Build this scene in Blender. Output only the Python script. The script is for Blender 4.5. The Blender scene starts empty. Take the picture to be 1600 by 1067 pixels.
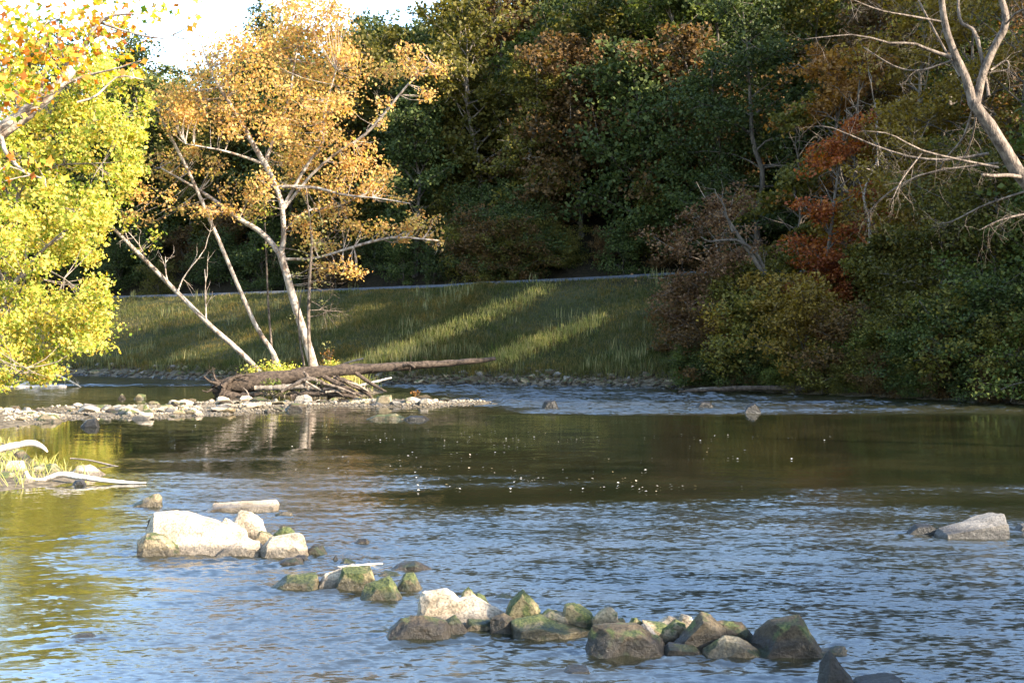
import bpy, bmesh, math, random
import numpy as np
from mathutils import Vector, noise as mnoise

# ------------------------------------------------------------------ camera, sky, sun, exposure
scene = bpy.context.scene
COL = scene.collection
F = 2200.0                                   # focal length in photograph pixels (1600 wide)
HZ = 520.0                                   # horizon row in the photograph
CZ = 3.0                                     # camera height above the water

cam_data = bpy.data.cameras.new('camera')
cam = bpy.data.objects.new('camera', cam_data)
COL.objects.link(cam)
cam.location = (0, 0, CZ)
cam.rotation_euler = (math.radians(90), 0, 0)
cam_data.sensor_width = 36.0
cam_data.lens = 36.0 * F / 1600.0
cam_data.shift_y = -(533.5 - HZ) / 1600.0
cam_data.clip_end = 3000
scene.camera = cam

SUN_EL = math.radians(26)
SUN_AZ = math.radians(116)                   # clockwise from +Y, seen from above
world = bpy.data.worlds.new('World')
scene.world = world
world.use_nodes = True
wn = world.node_tree
sky = wn.nodes.new('ShaderNodeTexSky')
sky.sky_type = 'NISHITA'
sky.sun_disc = False
sky.sun_elevation = SUN_EL
sky.sun_rotation = SUN_AZ
sky.air_density = 1.0
sky.dust_density = 0.6
sky.ozone_density = 1.2
wn.nodes['Background'].inputs['Strength'].default_value = 0.15
wn.links.new(sky.outputs[0], wn.nodes['Background'].inputs['Color'])

sun_data = bpy.data.lights.new('sun', 'SUN')
sun_data.energy = 4.4
sun_data.angle = math.radians(0.5)
sun_data.color = (1.0, 0.89, 0.74)
sun = bpy.data.objects.new('sun', sun_data)
COL.objects.link(sun)
TO_SUN = Vector((math.sin(SUN_AZ) * math.cos(SUN_EL), math.cos(SUN_AZ) * math.cos(SUN_EL), math.sin(SUN_EL)))
sun.rotation_euler = (-TO_SUN).to_track_quat('-Z', 'Y').to_euler()
sun.location = (30, -20, 40)

scene.view_settings.view_transform = 'Standard'
scene.view_settings.look = 'None'
scene.view_settings.exposure = 2.55
scene.view_settings.gamma = 1.0
scene.view_settings.use_curve_mapping = False
scene.cycles.max_bounces = 6
scene.cycles.diffuse_bounces = 3
scene.cycles.glossy_bounces = 3
scene.cycles.transmission_bounces = 3
scene.cycles.use_denoising = True
scene.cycles.caustics_reflective = False
scene.cycles.caustics_refractive = False

# ------------------------------------------------------------------ helpers
RNG = np.random.default_rng(11)

def px(x, y, Y):
    """a photograph pixel at depth Y (metres) as a point of the place"""
    return np.array(((x - 800.0) / F * Y, Y, CZ + (HZ - y) / F * Y))

def wdepth(y):
    return F * CZ / (y - HZ)

def link(o, parent=None):
    COL.objects.link(o)
    if parent is not None:
        o.parent = parent
    return o

def tag(o, label=None, cat=None, group=None, kind=None):
    if label: o['label'] = label
    if cat: o['category'] = cat
    if group: o['group'] = group
    if kind: o['kind'] = kind
    return o

def thing(name, label, cat, loc=(0, 0, 0), group=None):
    o = bpy.data.objects.new(name, None)
    o.location = loc
    o.empty_display_size = 0.3
    link(o)
    return tag(o, label, cat, group)

def mesh_np(name, verts, faces, mat=None, smooth=False):
    """verts (N,3) array, faces (M,k) array"""
    me = bpy.data.meshes.new(name)
    verts = np.asarray(verts, np.float32)
    faces = np.asarray(faces, np.int32)
    k = faces.shape[1]
    me.vertices.add(len(verts)); me.vertices.foreach_set('co', verts.ravel())
    me.loops.add(faces.size); me.loops.foreach_set('vertex_index', faces.ravel())
    me.polygons.add(len(faces))
    me.polygons.foreach_set('loop_start', np.arange(0, faces.size, k, dtype=np.int32))
    me.polygons.foreach_set('loop_total', np.full(len(faces), k, np.int32))
    if smooth:
        me.polygons.foreach_set('use_smooth', np.ones(len(faces), bool))
    me.update(calc_edges=True)
    if mat: me.materials.append(mat)
    return me

def obj(name, me, parent=None, loc=None):
    o = bpy.data.objects.new(name, me)
    if loc is not None: o.location = loc
    return link(o, parent)

class Tubes:
    """collects tapered tubes into one quad mesh"""
    def __init__(self): self.v = []; self.f = []; self.n = 0
    def add(self, pts, rad, sides=6, wob=0.0, rng=None):
        pts = np.asarray(pts, float); rad = np.asarray(rad, float)
        n = len(pts)
        tang = np.gradient(pts, axis=0)
        tang /= (np.linalg.norm(tang, axis=1)[:, None] + 1e-9)
        ref = np.array((0.3, 0.9, 0.2)) if abs(tang[0][1]) < 0.8 else np.array((0.9, 0.1, 0.3))
        u = np.cross(tang, ref); u /= (np.linalg.norm(u, axis=1)[:, None] + 1e-9)
        w = np.cross(tang, u)
        a = np.arange(sides) / sides * 2 * math.pi
        rr = rad[:, None] * np.ones((1, sides))
        if wob and rng is not None:
            rr = rr * (1 + wob * rng.standard_normal((n, sides)))
        ring = pts[:, None, :] + rr[:, :, None] * (np.cos(a)[None, :, None] * u[:, None, :] + np.sin(a)[None, :, None] * w[:, None, :])
        self.v.append(ring.reshape(-1, 3))
        i = np.arange(n - 1)[:, None] * sides + self.n
        j = np.arange(sides)[None, :]; j2 = (j + 1) % sides
        self.f.append(np.stack((i + j, i + j2, i + sides + j2, i + sides + j), -1).reshape(-1, 4))
        self.n += n * sides
        # end caps: two rings' centres
        for e, base in ((0, self.n - n * sides), (-1, self.n - sides)):
            self.v.append(pts[e][None, :])
            c = self.n; self.n += 1
            jj = np.arange(sides)
            k = (jj + 1) % sides
            k2 = (jj + 2) % sides
            self.f.append(np.stack((np.full(sides // 2, c), base + jj[::2][:sides // 2], base + k[::2][:sides // 2], base + k2[::2][:sides // 2]), -1))
    def mesh(self, name, mat, smooth=True):
        return mesh_np(name, np.concatenate(self.v), np.concatenate(self.f), mat, smooth)

def spline(pts, n):
    """Catmull-Rom through rows of pts (any columns), n samples"""
    p = np.asarray(pts, float)
    m = len(p)
    if m < 3:
        t = np.linspace(0, 1, n)[:, None]
        return p[0] * (1 - t) + p[-1] * t
    e = np.vstack((2 * p[0] - p[1], p, 2 * p[-1] - p[-2]))
    out = []
    for t in np.linspace(0, m - 1 - 1e-9, n):
        i = int(t); f = t - i
        a, b, c, d = e[i], e[i + 1], e[i + 2], e[i + 3]
        out.append(0.5 * ((2 * b) + (c - a) * f + (2 * a - 5 * b + 4 * c - d) * f * f + (3 * b - a - 3 * c + d) * f ** 3))
    return np.array(out)

def leaves_mesh(name, c, size, rng, mat, up=0.5, jit=0.35):
    """a folded kite of a leaf at every centre"""
    c = np.asarray(c, float); n = len(c)
    nrm = rng.standard_normal((n, 3)); nrm[:, 2] += up * 2
    nrm /= np.linalg.norm(nrm, axis=1)[:, None]
    t = rng.standard_normal((n, 3))
    t -= (t * nrm).sum(1)[:, None] * nrm
    t /= np.linalg.norm(t, axis=1)[:, None] + 1e-9
    b = np.cross(nrm, t)
    s = (size * (1 + jit * rng.uniform(-1, 1, n)))[:, None]
    v = np.stack((c - t * s * .5, c + b * s * .42 + t * s * .05 + nrm * s * .13, c + t * s * .55, c - b * s * .42 + t * s * .05 + nrm * s * .13), 1)
    f = np.arange(4 * n).reshape(n, 4)
    return mesh_np(name, v.reshape(-1, 3), f, mat)

def lobed_leaves(name, c, size, rng, mat, up=.2):
    """three lobed sycamore leaves, each a fan of eight triangles"""
    c = np.asarray(c, float); n = len(c)
    prof = np.array(((-.5, 0), (-.28, .2), (-.02, .52), (.12, .2), (.58, 0), (.12, -.2), (-.02, -.52), (-.28, -.2)))
    nrm = rng.standard_normal((n, 3)); nrm[:, 2] += up; nrm /= np.linalg.norm(nrm, axis=1)[:, None]
    t = rng.standard_normal((n, 3)); t[:, 2] -= .7; t -= (t * nrm).sum(1)[:, None] * nrm; t /= np.linalg.norm(t, axis=1)[:, None] + 1e-9
    b = np.cross(nrm, t); s = size * rng.uniform(.55, 1.35, n)
    curl = rng.uniform(.1, .6, n)
    v = [c]
    for a, e in prof:
        v.append(c + (t * a + b * e + nrm * ((e * e + a * a * .5) * curl)[:, None]) * s[:, None])
    v = np.stack(v, 1).reshape(-1, 3)
    tri = np.array([(0, 1 + k, 1 + (k + 1) % 8) for k in range(8)])
    f = (tri[None] + (np.arange(n) * 9)[:, None, None]).reshape(-1, 3)
    return mesh_np(name, v, f, mat)

# ------------------------------------------------------------------ materials
def new_mat(name):
    m = bpy.data.materials.new(name); m.use_nodes = True
    nt = m.node_tree; nt.nodes.clear()
    out = nt.nodes.new('ShaderNodeOutputMaterial')
    return m, nt, out

def N(nt, kind, **kw):
    n = nt.nodes.new(kind)
    for k, v in kw.items():
        if k.startswith('i_'): n.inputs[k[2:].replace('_', ' ')].default_value = v
        else: setattr(n, k, v)
    return n

def ramp(nt, stops, interp='LINEAR'):
    r = nt.nodes.new('ShaderNodeValToRGB')
    r.color_ramp.interpolation = interp
    e = r.color_ramp.elements
    while len(e) > 1: e.remove(e[-1])
    e[0].position = stops[0][0]; e[0].color = (*stops[0][1], 1)
    for p, c in stops[1:]:
        x = e.new(p); x.color = (*c, 1)
    return r

def leaf_mat(name, cols, trans=0.4, spread=0.25):
    m, nt, out = new_mat(name)
    L = nt.links
    g = N(nt, 'ShaderNodeNewGeometry')
    r = ramp(nt, [(i / max(1, len(cols) - 1), c) for i, c in enumerate(cols)])
    L.new(g.outputs['Random Per Island'], r.inputs[0])
    oi = N(nt, 'ShaderNodeObjectInfo')
    mr = N(nt, 'ShaderNodeMapRange'); mr.inputs[3].default_value = 1 - spread; mr.inputs[4].default_value = 1 + spread
    L.new(oi.outputs['Random'], mr.inputs[0])
    hs = N(nt, 'ShaderNodeHueSaturation')
    L.new(mr.outputs[0], hs.inputs['Value'])
    L.new(r.outputs[0], hs.inputs['Color'])
    p = N(nt, 'ShaderNodeBsdfPrincipled'); p.inputs['Roughness'].default_value = 0.62
    p.inputs['Specular IOR Level'].default_value = 0.15
    L.new(hs.outputs[0], p.inputs['Base Color'])
    tr = N(nt, 'ShaderNodeBsdfTranslucent')
    hs2 = N(nt, 'ShaderNodeHueSaturation'); hs2.inputs['Saturation'].default_value = 1.15; hs2.inputs['Value'].default_value = 1.3
    L.new(hs.outputs[0], hs2.inputs['Color']); L.new(hs2.outputs[0], tr.inputs['Color'])
    mx = N(nt, 'ShaderNodeMixShader'); mx.inputs[0].default_value = trans
    L.new(p.outputs[0], mx.inputs[1]); L.new(tr.outputs[0], mx.inputs[2]); L.new(mx.outputs[0], out.inputs[0])
    return m

def bark_mat(name, c1, c2, scale=6.0, stretch=0.25, rough=0.85, bump=0.5):
    m, nt, out = new_mat(name); L = nt.links
    tc = N(nt, 'ShaderNodeTexCoord')
    mp = N(nt, 'ShaderNodeMapping'); mp.inputs['Scale'].default_value = (1, 1, stretch)
    L.new(tc.outputs['Object'], mp.inputs[0])
    n1 = N(nt, 'ShaderNodeTexNoise'); n1.inputs['Scale'].default_value = scale; n1.inputs['Detail'].default_value = 6
    n1.inputs['Roughness'].default_value = 0.65
    L.new(mp.outputs[0], n1.inputs[0])
    r = ramp(nt, [(0.38, c1), (0.62, c2)])
    L.new(n1.outputs[0], r.inputs[0])
    n2 = N(nt, 'ShaderNodeTexNoise'); n2.inputs['Scale'].default_value = scale * 4; n2.inputs['Detail'].default_value = 4
    L.new(mp.outputs[0], n2.inputs[0])
    bp = N(nt, 'ShaderNodeBump'); bp.inputs['Strength'].default_value = bump; bp.inputs['Distance'].default_value = 0.04
    L.new(n2.outputs[0], bp.inputs['Height'])
    p = N(nt, 'ShaderNodeBsdfPrincipled'); p.inputs['Roughness'].default_value = rough
    p.inputs['Specular IOR Level'].default_value = 0.25
    L.new(r.outputs[0], p.inputs['Base Color']); L.new(bp.outputs[0], p.inputs['Normal']); L.new(p.outputs[0], out.inputs[0])
    return m

def rock_mat(name, cols, moss=0.0, scale=3.0, wet=0.10):
    """stone with grain, cracks, a wet dark band at the waterline and moss on its upper faces"""
    m, nt, out = new_mat(name); L = nt.links
    g = N(nt, 'ShaderNodeNewGeometry')
    n1 = N(nt, 'ShaderNodeTexNoise'); n1.inputs['Scale'].default_value = scale; n1.inputs['Detail'].default_value = 8; n1.inputs['Roughness'].default_value = 0.62
    L.new(g.outputs['Position'], n1.inputs[0])
    r = ramp(nt, [(0.3 + 0.4 * i / (len(cols) - 1), c) for i, c in enumerate(cols)])
    L.new(n1.outputs[0], r.inputs[0])
    n3 = N(nt, 'ShaderNodeTexNoise'); n3.inputs['Scale'].default_value = scale * 14; n3.inputs['Detail'].default_value = 4
    L.new(g.outputs['Position'], n3.inputs[0])
    mg = N(nt, 'ShaderNodeMix', data_type='RGBA', blend_type='MULTIPLY'); mg.inputs[0].default_value = 0.75
    r3 = ramp(nt, [(0.36, (.35, .33, .30)), (0.5, (.9, .9, .9)), (0.66, (1.25, 1.22, 1.15))]); L.new(n3.outputs[0], r3.inputs[0])
    L.new(r.outputs[0], mg.inputs[6]); L.new(r3.outputs[0], mg.inputs[7])
    col = mg.outputs[2]
    sx = N(nt, 'ShaderNodeSeparateXYZ')
    if moss > 0:
        n4 = N(nt, 'ShaderNodeTexNoise'); n4.inputs['Scale'].default_value = 4.5; n4.inputs['Detail'].default_value = 5
        L.new(g.outputs['Position'], n4.inputs[0])
        sn = N(nt, 'ShaderNodeSeparateXYZ'); L.new(g.outputs['Normal'], sn.inputs[0])
        ad = N(nt, 'ShaderNodeMath', operation='MULTIPLY_ADD'); ad.inputs[1].default_value = 0.16; ad.inputs[2].default_value = moss - 0.5
        L.new(sn.outputs[2], ad.inputs[0])
        a2 = N(nt, 'ShaderNodeMath', operation='ADD'); L.new(ad.outputs[0], a2.inputs[0]); L.new(n4.outputs[0], a2.inputs[1])
        mr = ramp(nt, [(0.5, (0, 0, 0)), (0.58, (1, 1, 1))]); L.new(a2.outputs[0], mr.inputs[0])
        mm = N(nt, 'ShaderNodeMix', data_type='RGBA'); L.new(mr.outputs[0], mm.inputs[0])
        rm = ramp(nt, [(0.35, (.022, .034, .010)), (0.65, (.085, .09, .026))]); L.new(n3.outputs[0], rm.inputs[0])
        L.new(col, mm.inputs[6]); L.new(rm.outputs[0], mm.inputs[7]); col = mm.outputs[2]
    # wet band
    L.new(g.outputs['Position'], sx.inputs[0])
    zn = N(nt, 'ShaderNodeMath', operation='MULTIPLY_ADD'); zn.inputs[1].default_value = -0.22
    L.new(n1.outputs[0], zn.inputs[0]); L.new(sx.outputs[2], zn.inputs[2])
    wr = N(nt, 'ShaderNodeMapRange', clamp=True); wr.inputs[1].default_value = wet - 0.125; wr.inputs[2].default_value = wet - 0.06
    wr.inputs[3].default_value = 0.33; wr.inputs[4].default_value = 1.0
    L.new(zn.outputs[0], wr.inputs[0])
    mw = N(nt, 'ShaderNodeMix', data_type='RGBA', blend_type='MULTIPLY'); mw.inputs[0].default_value = 1
    L.new(col, mw.inputs[6]); L.new(wr.outputs[0], mw.inputs[7])
    rr = N(nt, 'ShaderNodeMapRange', clamp=True); rr.inputs[1].default_value = 0.33; rr.inputs[3].default_value = 0.35; rr.inputs[4].default_value = 0.85
    L.new(wr.outputs[0], rr.inputs[0])
    bp = N(nt, 'ShaderNodeBump'); bp.inputs['Strength'].default_value = 0.9; bp.inputs['Distance'].default_value = 0.045
    n5 = N(nt, 'ShaderNodeTexNoise'); n5.inputs['Scale'].default_value = scale * 5; n5.inputs['Detail'].default_value = 9; n5.inputs['Roughness'].default_value = 0.7
    L.new(g.outputs['Position'], n5.inputs[0]); L.new(n5.outputs[0], bp.inputs['Height'])
    p = N(nt, 'ShaderNodeBsdfPrincipled'); p.inputs['Specular IOR Level'].default_value = 0.3
    L.new(mw.outputs[2], p.inputs['Base Color']); L.new(rr.outputs[0], p.inputs['Roughness']); L.new(bp.outputs[0], p.inputs['Normal'])
    L.new(p.outputs[0], out.inputs[0])
    return m

M = {}
M['stone_pale'] = rock_mat('pale_sandstone', [(.13, .10, .06), (.38, .30, .21), (.54, .45, .33)])
M['stone_tan'] = rock_mat('tan_stone', [(.10, .075, .042), (.22, .17, .10), (.35, .275, .175)], moss=0.42)
M['stone_moss'] = rock_mat('mossy_stone', [(.08, .062, .032), (.17, .135, .068), (.28, .225, .12)], moss=0.47)
M['stone_dark'] = rock_mat('dark_stone', [(.026, .018, .010), (.065, .047, .026), (.125, .094, .055)], moss=0.38, wet=0.16)
M['stone_wet'] = rock_mat('wet_stone', [(.025, .021, .015), (.05, .042, .03), (.08, .068, .05)], wet=0.5)
M['stone_grey'] = rock_mat('grey_stone', [(.09, .078, .065), (.18, .16, .135), (.26, .23, .20)], wet=0.14)
M['bark_syc'] = bark_mat('sycamore_bark', (.11, .075, .052), (.38, .32, .26), 4.0, 0.6, bump=0.5)
M['bark_pale'] = bark_mat('weathered_pale_bark', (.04, .028, .02), (.17, .13, .097), 7.0, 0.5, bump=.8)
M['bark_dark'] = bark_mat('dark_bark', (.045, .035, .026), (.11, .088, .066), 6.0)
M['bark_grey'] = bark_mat('grey_brown_bark', (.10, .078, .058), (.22, .18, .14), 6.0)
M['log'] = bark_mat('rotting_log_bark', (.022, .015, .010), (.085, .06, .042), 7.0, 1.0, bump=1.0)
M['drift'] = bark_mat('bleached_driftwood', (.36, .29, .22), (.62, .55, .46), 7.0, 1.0, bump=0.4)

LEAF = {
    'darkgreen': ([(.024, .036, .011), (.050, .066, .018), (.086, .098, .027)], .3),
    'green': ([(.036, .052, .011), (.070, .086, .018), (.118, .122, .030)], .35),
    'olive': ([(.050, .050, .011), (.096, .085, .018), (.155, .125, .028)], .35),
    'rust': ([(.048, .031, .012), (.088, .052, .019), (.14, .078, .030)], .35),
    'gold': ([(.10, .068, .014), (.18, .115, .024), (.27, .185, .045)], .4),
    'orange': ([(.12, .058, .018), (.22, .10, .028), (.31, .165, .05)], .4),
    'red': ([(.13, .037, .018), (.25, .072, .027), (.34, .13, .038)], .42),
    'pale': ([(.12, .12, .045), (.20, .19, .07), (.30, .26, .10)], .4),
    'yellowgreen': ([(.14, .21, .03), (.40, .43, .07), (.66, .58, .16), (.64, .42, .09)], .55),
    'sycamore': ([(.42, .34, .08), (.60, .42, .13), (.68, .46, .19), (.64, .35, .13), (.36, .20, .075)], .58),
    'mapleleaf': ([(.10, .17, .02), (.32, .32, .04), (.52, .38, .06), (.52, .22, .04), (.44, .12, .03)], .5),
    'pinkbrown': ([(.08, .042, .022), (.14, .075, .036), (.21, .125, .06)], .35),
}
for k, (c, t) in LEAF.items():
    M['leaf_' + k] = leaf_mat('leaf_' + k, c, t)

# ------------------------------------------------------------------ terrain function
FAR = spline([(-160, 158), (-80, 127), (-50, 112), (-29.6, 98), (-18, 88), (-8.7, 82), (0, 80), (8.5, 75), (15.3, 67.5), (21, 59.5), (23.5, 50), (21.5, 40),
              (17, 30), (12, 20), (9.5, 12), (8.5, 5), (9, -5), (12, -40)], 140)
LEFT = spline([(-160, 130), (-80, 106), (-50, 98), (-34, 91), (-27.5, 85), (-26.2, 76), (-26, 69), (-24, 61), (-17.5, 53), (-14.8, 50), (-15.2, 46), (-15.4, 42), (-13, 38), (-11.5, 34.5),
               (-9.2, 31), (-8.1, 28.6), (-9.2, 26.6), (-10.4, 24), (-9.8, 17), (-8, 9), (-5, 5), (0, 3.2), (4, 0), (5, -10), (7, -40)], 160)

def poly_dist(P, L):
    P = np.asarray(P, float)
    if len(P) < 400:                                     # few points: all segments at once
        a, ab = L[:-1], L[1:] - L[:-1]
        d = P[:, None, :] - a[None]
        t = np.clip((d * ab).sum(-1) / (ab * ab).sum(-1), 0, 1)
        return np.sqrt(((d - t[..., None] * ab) ** 2).sum(-1).min(1))
    best = np.full(len(P), 1e9)
    for a, b in zip(L[:-1], L[1:]):
        ab = b - a
        t = np.clip(((P - a) @ ab) / (ab @ ab), 0, 1)
        d = np.hypot(*(P - (a + t[:, None] * ab)).T)
        best = np.minimum(best, d)
    return best

RIVER = np.vstack((FAR, LEFT[::-1]))
def inside(P):
    x, y = P[:, 0], P[:, 1]
    r = np.zeros(len(P), bool)
    a = RIVER; b = np.roll(RIVER, -1, axis=0)
    if len(P) < 400:
        x1, y1, x2, y2 = a[:, 0], a[:, 1], b[:, 0], b[:, 1]
        dy = np.where(y2 == y1, 1e-9, y2 - y1)
        c = ((y1 > y[:, None]) != (y2 > y[:, None])) & (x[:, None] < (x2 - x1) * (y[:, None] - y1) / dy + x1)
        return (c.sum(1) % 2) == 1
    for (x1, y1), (x2, y2) in zip(a, b):
        if y1 == y2: continue
        c = ((y1 > y) != (y2 > y)) & (x < (x2 - x1) * (y - y1) / (y2 - y1) + x1)
        r ^= c
    return r

def sst(a, b, x):
    t = np.clip((x - a) / (b - a), 0, 1)
    return t * t * (3 - 2 * t)

def vnoise(x, y, s, seed=0):
    """cheap smooth noise from summed sines, about -1..1"""
    r = np.random.default_rng(seed); out = 0
    for i in range(6):
        a = r.uniform(0, 2 * math.pi); k = s * r.uniform(.6, 1.8)
        out = out + np.sin((x * math.cos(a) + y * math.sin(a)) * k + r.uniform(0, 6.28))
    return out / 3.2

BAR = np.array(((-15.5, 54), (-13.2, 56), (-10.5, 58.5), (-6.5, 60), (-2.6, 59.5)))
BAR2 = np.array(((-16, 50.5), (-12.5, 51.5), (-10.5, 53.5)))
def hill_height(x, y):
    h = np.interp(x, (-90, -45, -30, -13, -2, 20, 45, 90), (5, 8, 9, 13, 14, 14, 14, 12))
    return h * (0.25 + 0.75 * sst(52, 78, y))

def H(P):
    P = np.asarray(P, float)
    x, y = P[:, 0], P[:, 1]
    ins = inside(P)
    dF = poly_dist(P, FAR); dL = poly_dist(P, LEFT)
    far = np.interp(dF, (0, .5, 1.6, 3.2, 17.5, 18.5, 22.5, 23.2), (-.12, .15, .75, 1.3, 6.1, 6.3, 6.3, 6.1))
    far = far * np.where(far > 0, np.interp(x, (-40, -5, 12, 30), (.96, 1, 1.1, 1.1)), 1)
    up = np.clip(dF - 23.2, 0, None)
    hh = hill_height(x, y)
    far = far + np.where(up > 0, hh * (1 - np.exp(-up / np.maximum(hh, 1) * 0.72)), 0)
    far = far + np.clip(up - 22, 0, 80) * .16 * sst(60, 90, y)
    near_right = sst(60, 48, y)                 # the low right bank beside and behind the camera
    low = np.interp(dF, (0, .5, 2, 8, 40), (-.12, .2, .9, 1.6, 2.2))
    far = far * (1 - near_right) + low * near_right
    far = far + vnoise(x, y, .8, 5) * .12 * sst(.5, 3, dF) * (1 - sst(17, 18, dF) * (1 - sst(23, 25, dF)))
    left = np.interp(dL, (0, .6, 2.5, 9, 60), (-.10, .03, .16, 1.2, 2.6)) + vnoise(x, y, 1.1, 6) * .06 * sst(.3, 2, dL)
    near = sst(14, 6, y) * sst(-9, -6, x)
    left = left + near * np.clip(dL, 0, 3) * .25
    out = np.where(dF < dL, far, left)
    dm = np.minimum(dF, dL)
    bed = -.12 - .6 * sst(0, 6, dm)
    bd = poly_dist(P, BAR)
    bd2 = poly_dist(P, BAR2)
    bd = np.minimum(bd, bd2 + .8)
    bar = .755 * sst(5.2, 1.8, bd + vnoise(x, y, .9, 8) * .9) + vnoise(x, y, 1.7, 9) * .085 * sst(4.6, 2, bd)
    isl = 1.35 * sst(1.25, .35, np.hypot((x + 10.0) / 4.6, (y - 71) / 3.3))
    rif = .70 * sst(1.2, .2, np.hypot((x + 18.8) / 3.0, (y - 79.5) / 1.2)) + .66 * sst(1.2, .3, np.hypot((x + 16.5) / 3.4, (y - 67) / 1.4))
    bed = np.maximum(bed, -.72 + np.maximum(np.maximum(bar, isl), rif))
    return np.where(ins, bed, out)

def Hz(x, y):
    return float(H(np.array([[x, y]]))[0])

# ------------------------------------------------------------------ ground, river, road
def grid_axis(segs):
    out = []
    for a, b, s in segs:
        out.append(np.arange(a, b, s))
    out.append([segs[-1][1]])
    return np.concatenate(out)

def grid_mesh(name, xs, ys, zf, mat, smooth=True, keep=None):
    X, Y = np.meshgrid(xs, ys)
    P = np.stack((X.ravel(), Y.ravel()), 1)
    Z = zf(P)
    nx, ny = len(xs), len(ys)
    i = (np.arange(ny - 1)[:, None] * nx + np.arange(nx - 1)[None, :]).ravel()
    f = np.stack((i, i + 1, i + nx + 1, i + nx), 1)
    if keep is not None:
        c = P[f].mean(1)
        f = f[keep(c)]
    return mesh_np(name, np.column_stack((P, Z)), f, mat, smooth), P

def ground_material():
    m, nt, out = new_mat('ground_soil'); L = nt.links
    g = N(nt, 'ShaderNodeNewGeometry')
    n1 = N(nt, 'ShaderNodeTexNoise'); n1.inputs['Scale'].default_value = .35; n1.inputs['Detail'].default_value = 10; n1.inputs['Roughness'].default_value = .7
    n2 = N(nt, 'ShaderNodeTexNoise'); n2.inputs['Scale'].default_value = 5; n2.inputs['Detail'].default_value = 8
    for n in (n1, n2): L.new(g.outputs['Position'], n.inputs[0])
    r1 = ramp(nt, [(.3, (.020, .024, .008)), (.5, (.038, .038, .013)), (.7, (.055, .045, .020))]); L.new(n1.outputs[0], r1.inputs[0])   # grass turf
    r2 = ramp(nt, [(.3, (.045, .035, .022)), (.7, (.15, .12, .08))]); L.new(n2.outputs[0], r2.inputs[0])                                  # gravel and mud
    r3 = ramp(nt, [(.3, (.010, .008, .004)), (.7, (.032, .023, .012))]); L.new(n2.outputs[0], r3.inputs[0])                              # leaf litter
    sx = N(nt, 'ShaderNodeSeparateXYZ'); L.new(g.outputs['Position'], sx.inputs[0])
    a = N(nt, 'ShaderNodeMapRange'); a.inputs[1].default_value = .45; a.inputs[2].default_value = .8; L.new(sx.outputs[2], a.inputs[0])
    b = N(nt, 'ShaderNodeMapRange'); b.inputs[1].default_value = 5.9; b.inputs[2].default_value = 6.6; L.new(sx.outputs[2], b.inputs[0])
    m1 = N(nt, 'ShaderNodeMix', data_type='RGBA'); L.new(a.outputs[0], m1.inputs[0]); L.new(r2.outputs[0], m1.inputs[6]); L.new(r1.outputs[0], m1.inputs[7])
    m2 = N(nt, 'ShaderNodeMix', data_type='RGBA'); L.new(b.outputs[0], m2.inputs[0]); L.new(m1.outputs[2], m2.inputs[6]); L.new(r3.outputs[0], m2.inputs[7])
    bp = N(nt, 'ShaderNodeBump'); bp.inputs['Distance'].default_value = .12; bp.inputs['Strength'].default_value = .8; L.new(n2.outputs[0], bp.inputs['Height'])
    p = N(nt, 'ShaderNodeBsdfPrincipled'); p.inputs['Roughness'].default_value = .95; p.inputs['Specular IOR Level'].default_value = .1
    L.new(m2.outputs[2], p.inputs['Base Color']); L.new(bp.outputs[0], p.inputs['Normal']); L.new(p.outputs[0], out.inputs[0])
    return m

xs = grid_axis([(-1500, -200, 100), (-200, -60, 8), (-60, 45, .6), (45, 120, 4), (120, 1500, 100)])
ys = grid_axis([(-600, -40, 60), (-40, 8, 2.5), (8, 45, .7), (45, 100, .45), (100, 180, 2), (180, 1800, 120)])
gm, _ = grid_mesh('ground', xs, ys, H, ground_material())
ground = tag(obj('ground', gm), 'river banks, grassy embankment and wooded hillside', kind='structure')

# river surface -----------------------------------------------------
def ripple(P):
    """how broken the surface is: 0 glassy pool, 1 riffle"""
    x, y = P[:, 0], P[:, 1]
    lim = 29.5 - .28 * (x + 8) + vnoise(x, y, .35, 20) * 1.6
    near = sst(9.0, -6.5, y - lim + 3.0 * vnoise(x * .35, y, 1.1, 23) + 2.4 * vnoise(x * .4, y, 2.7, 24)) ** 1.6
    left_calm = sst(.6, -1.0, x + .27 * y + .5 * vnoise(x, y, .8, 22)) * sst(33, 29, y)
    near = near * (1 - .86 * left_calm)
    rif = sst(50, 54, y + vnoise(x, y, .5, 21) * 1.2) * sst(84, 80, y) * sst(-4, 1.5, x + (y - 60) * .25)
    rif2 = sst(76, 80, y) * .8
    return np.clip(.10 + near + 1.7 * rif + rif2, 0, 1.8)

def water_z(P):
    x, y = P[:, 0], P[:, 1]
    r = ripple(P)
    r2 = np.random.default_rng(77)
    z = np.zeros(len(P))
    warp = .35 * vnoise(x, y, 1.0, 30)
    for i in range(26):
        lam = r2.uniform(.20, .85)
        a = r2.normal(math.radians(80), .75)
        amp = lam * .0023
        k = 2 * math.pi / lam
        vis = sst(40, 32, y) if lam < .5 else 1.0 - .4 * sst(32, 40, y)
        z += amp * vis * np.sin((x * math.cos(a) + y * math.sin(a) + warp * (1 + .3 * (i % 3))) * k + r2.uniform(0, 6.28))
    for i in range(14):
        lam = r2.uniform(.5, 1.3); a = r2.normal(math.radians(88), .35)
        z += lam * .0125 * sst(49, 53, y) * np.sin((x * math.cos(a) + y * math.sin(a) + warp) * 2 * math.pi / lam + r2.uniform(0, 6.28))
    patch = .55 + .45 * vnoise(x * .6, y, .9, 31)
    return z * (.06 + .94 * r) * np.clip(patch, .25, 1.3)

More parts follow.
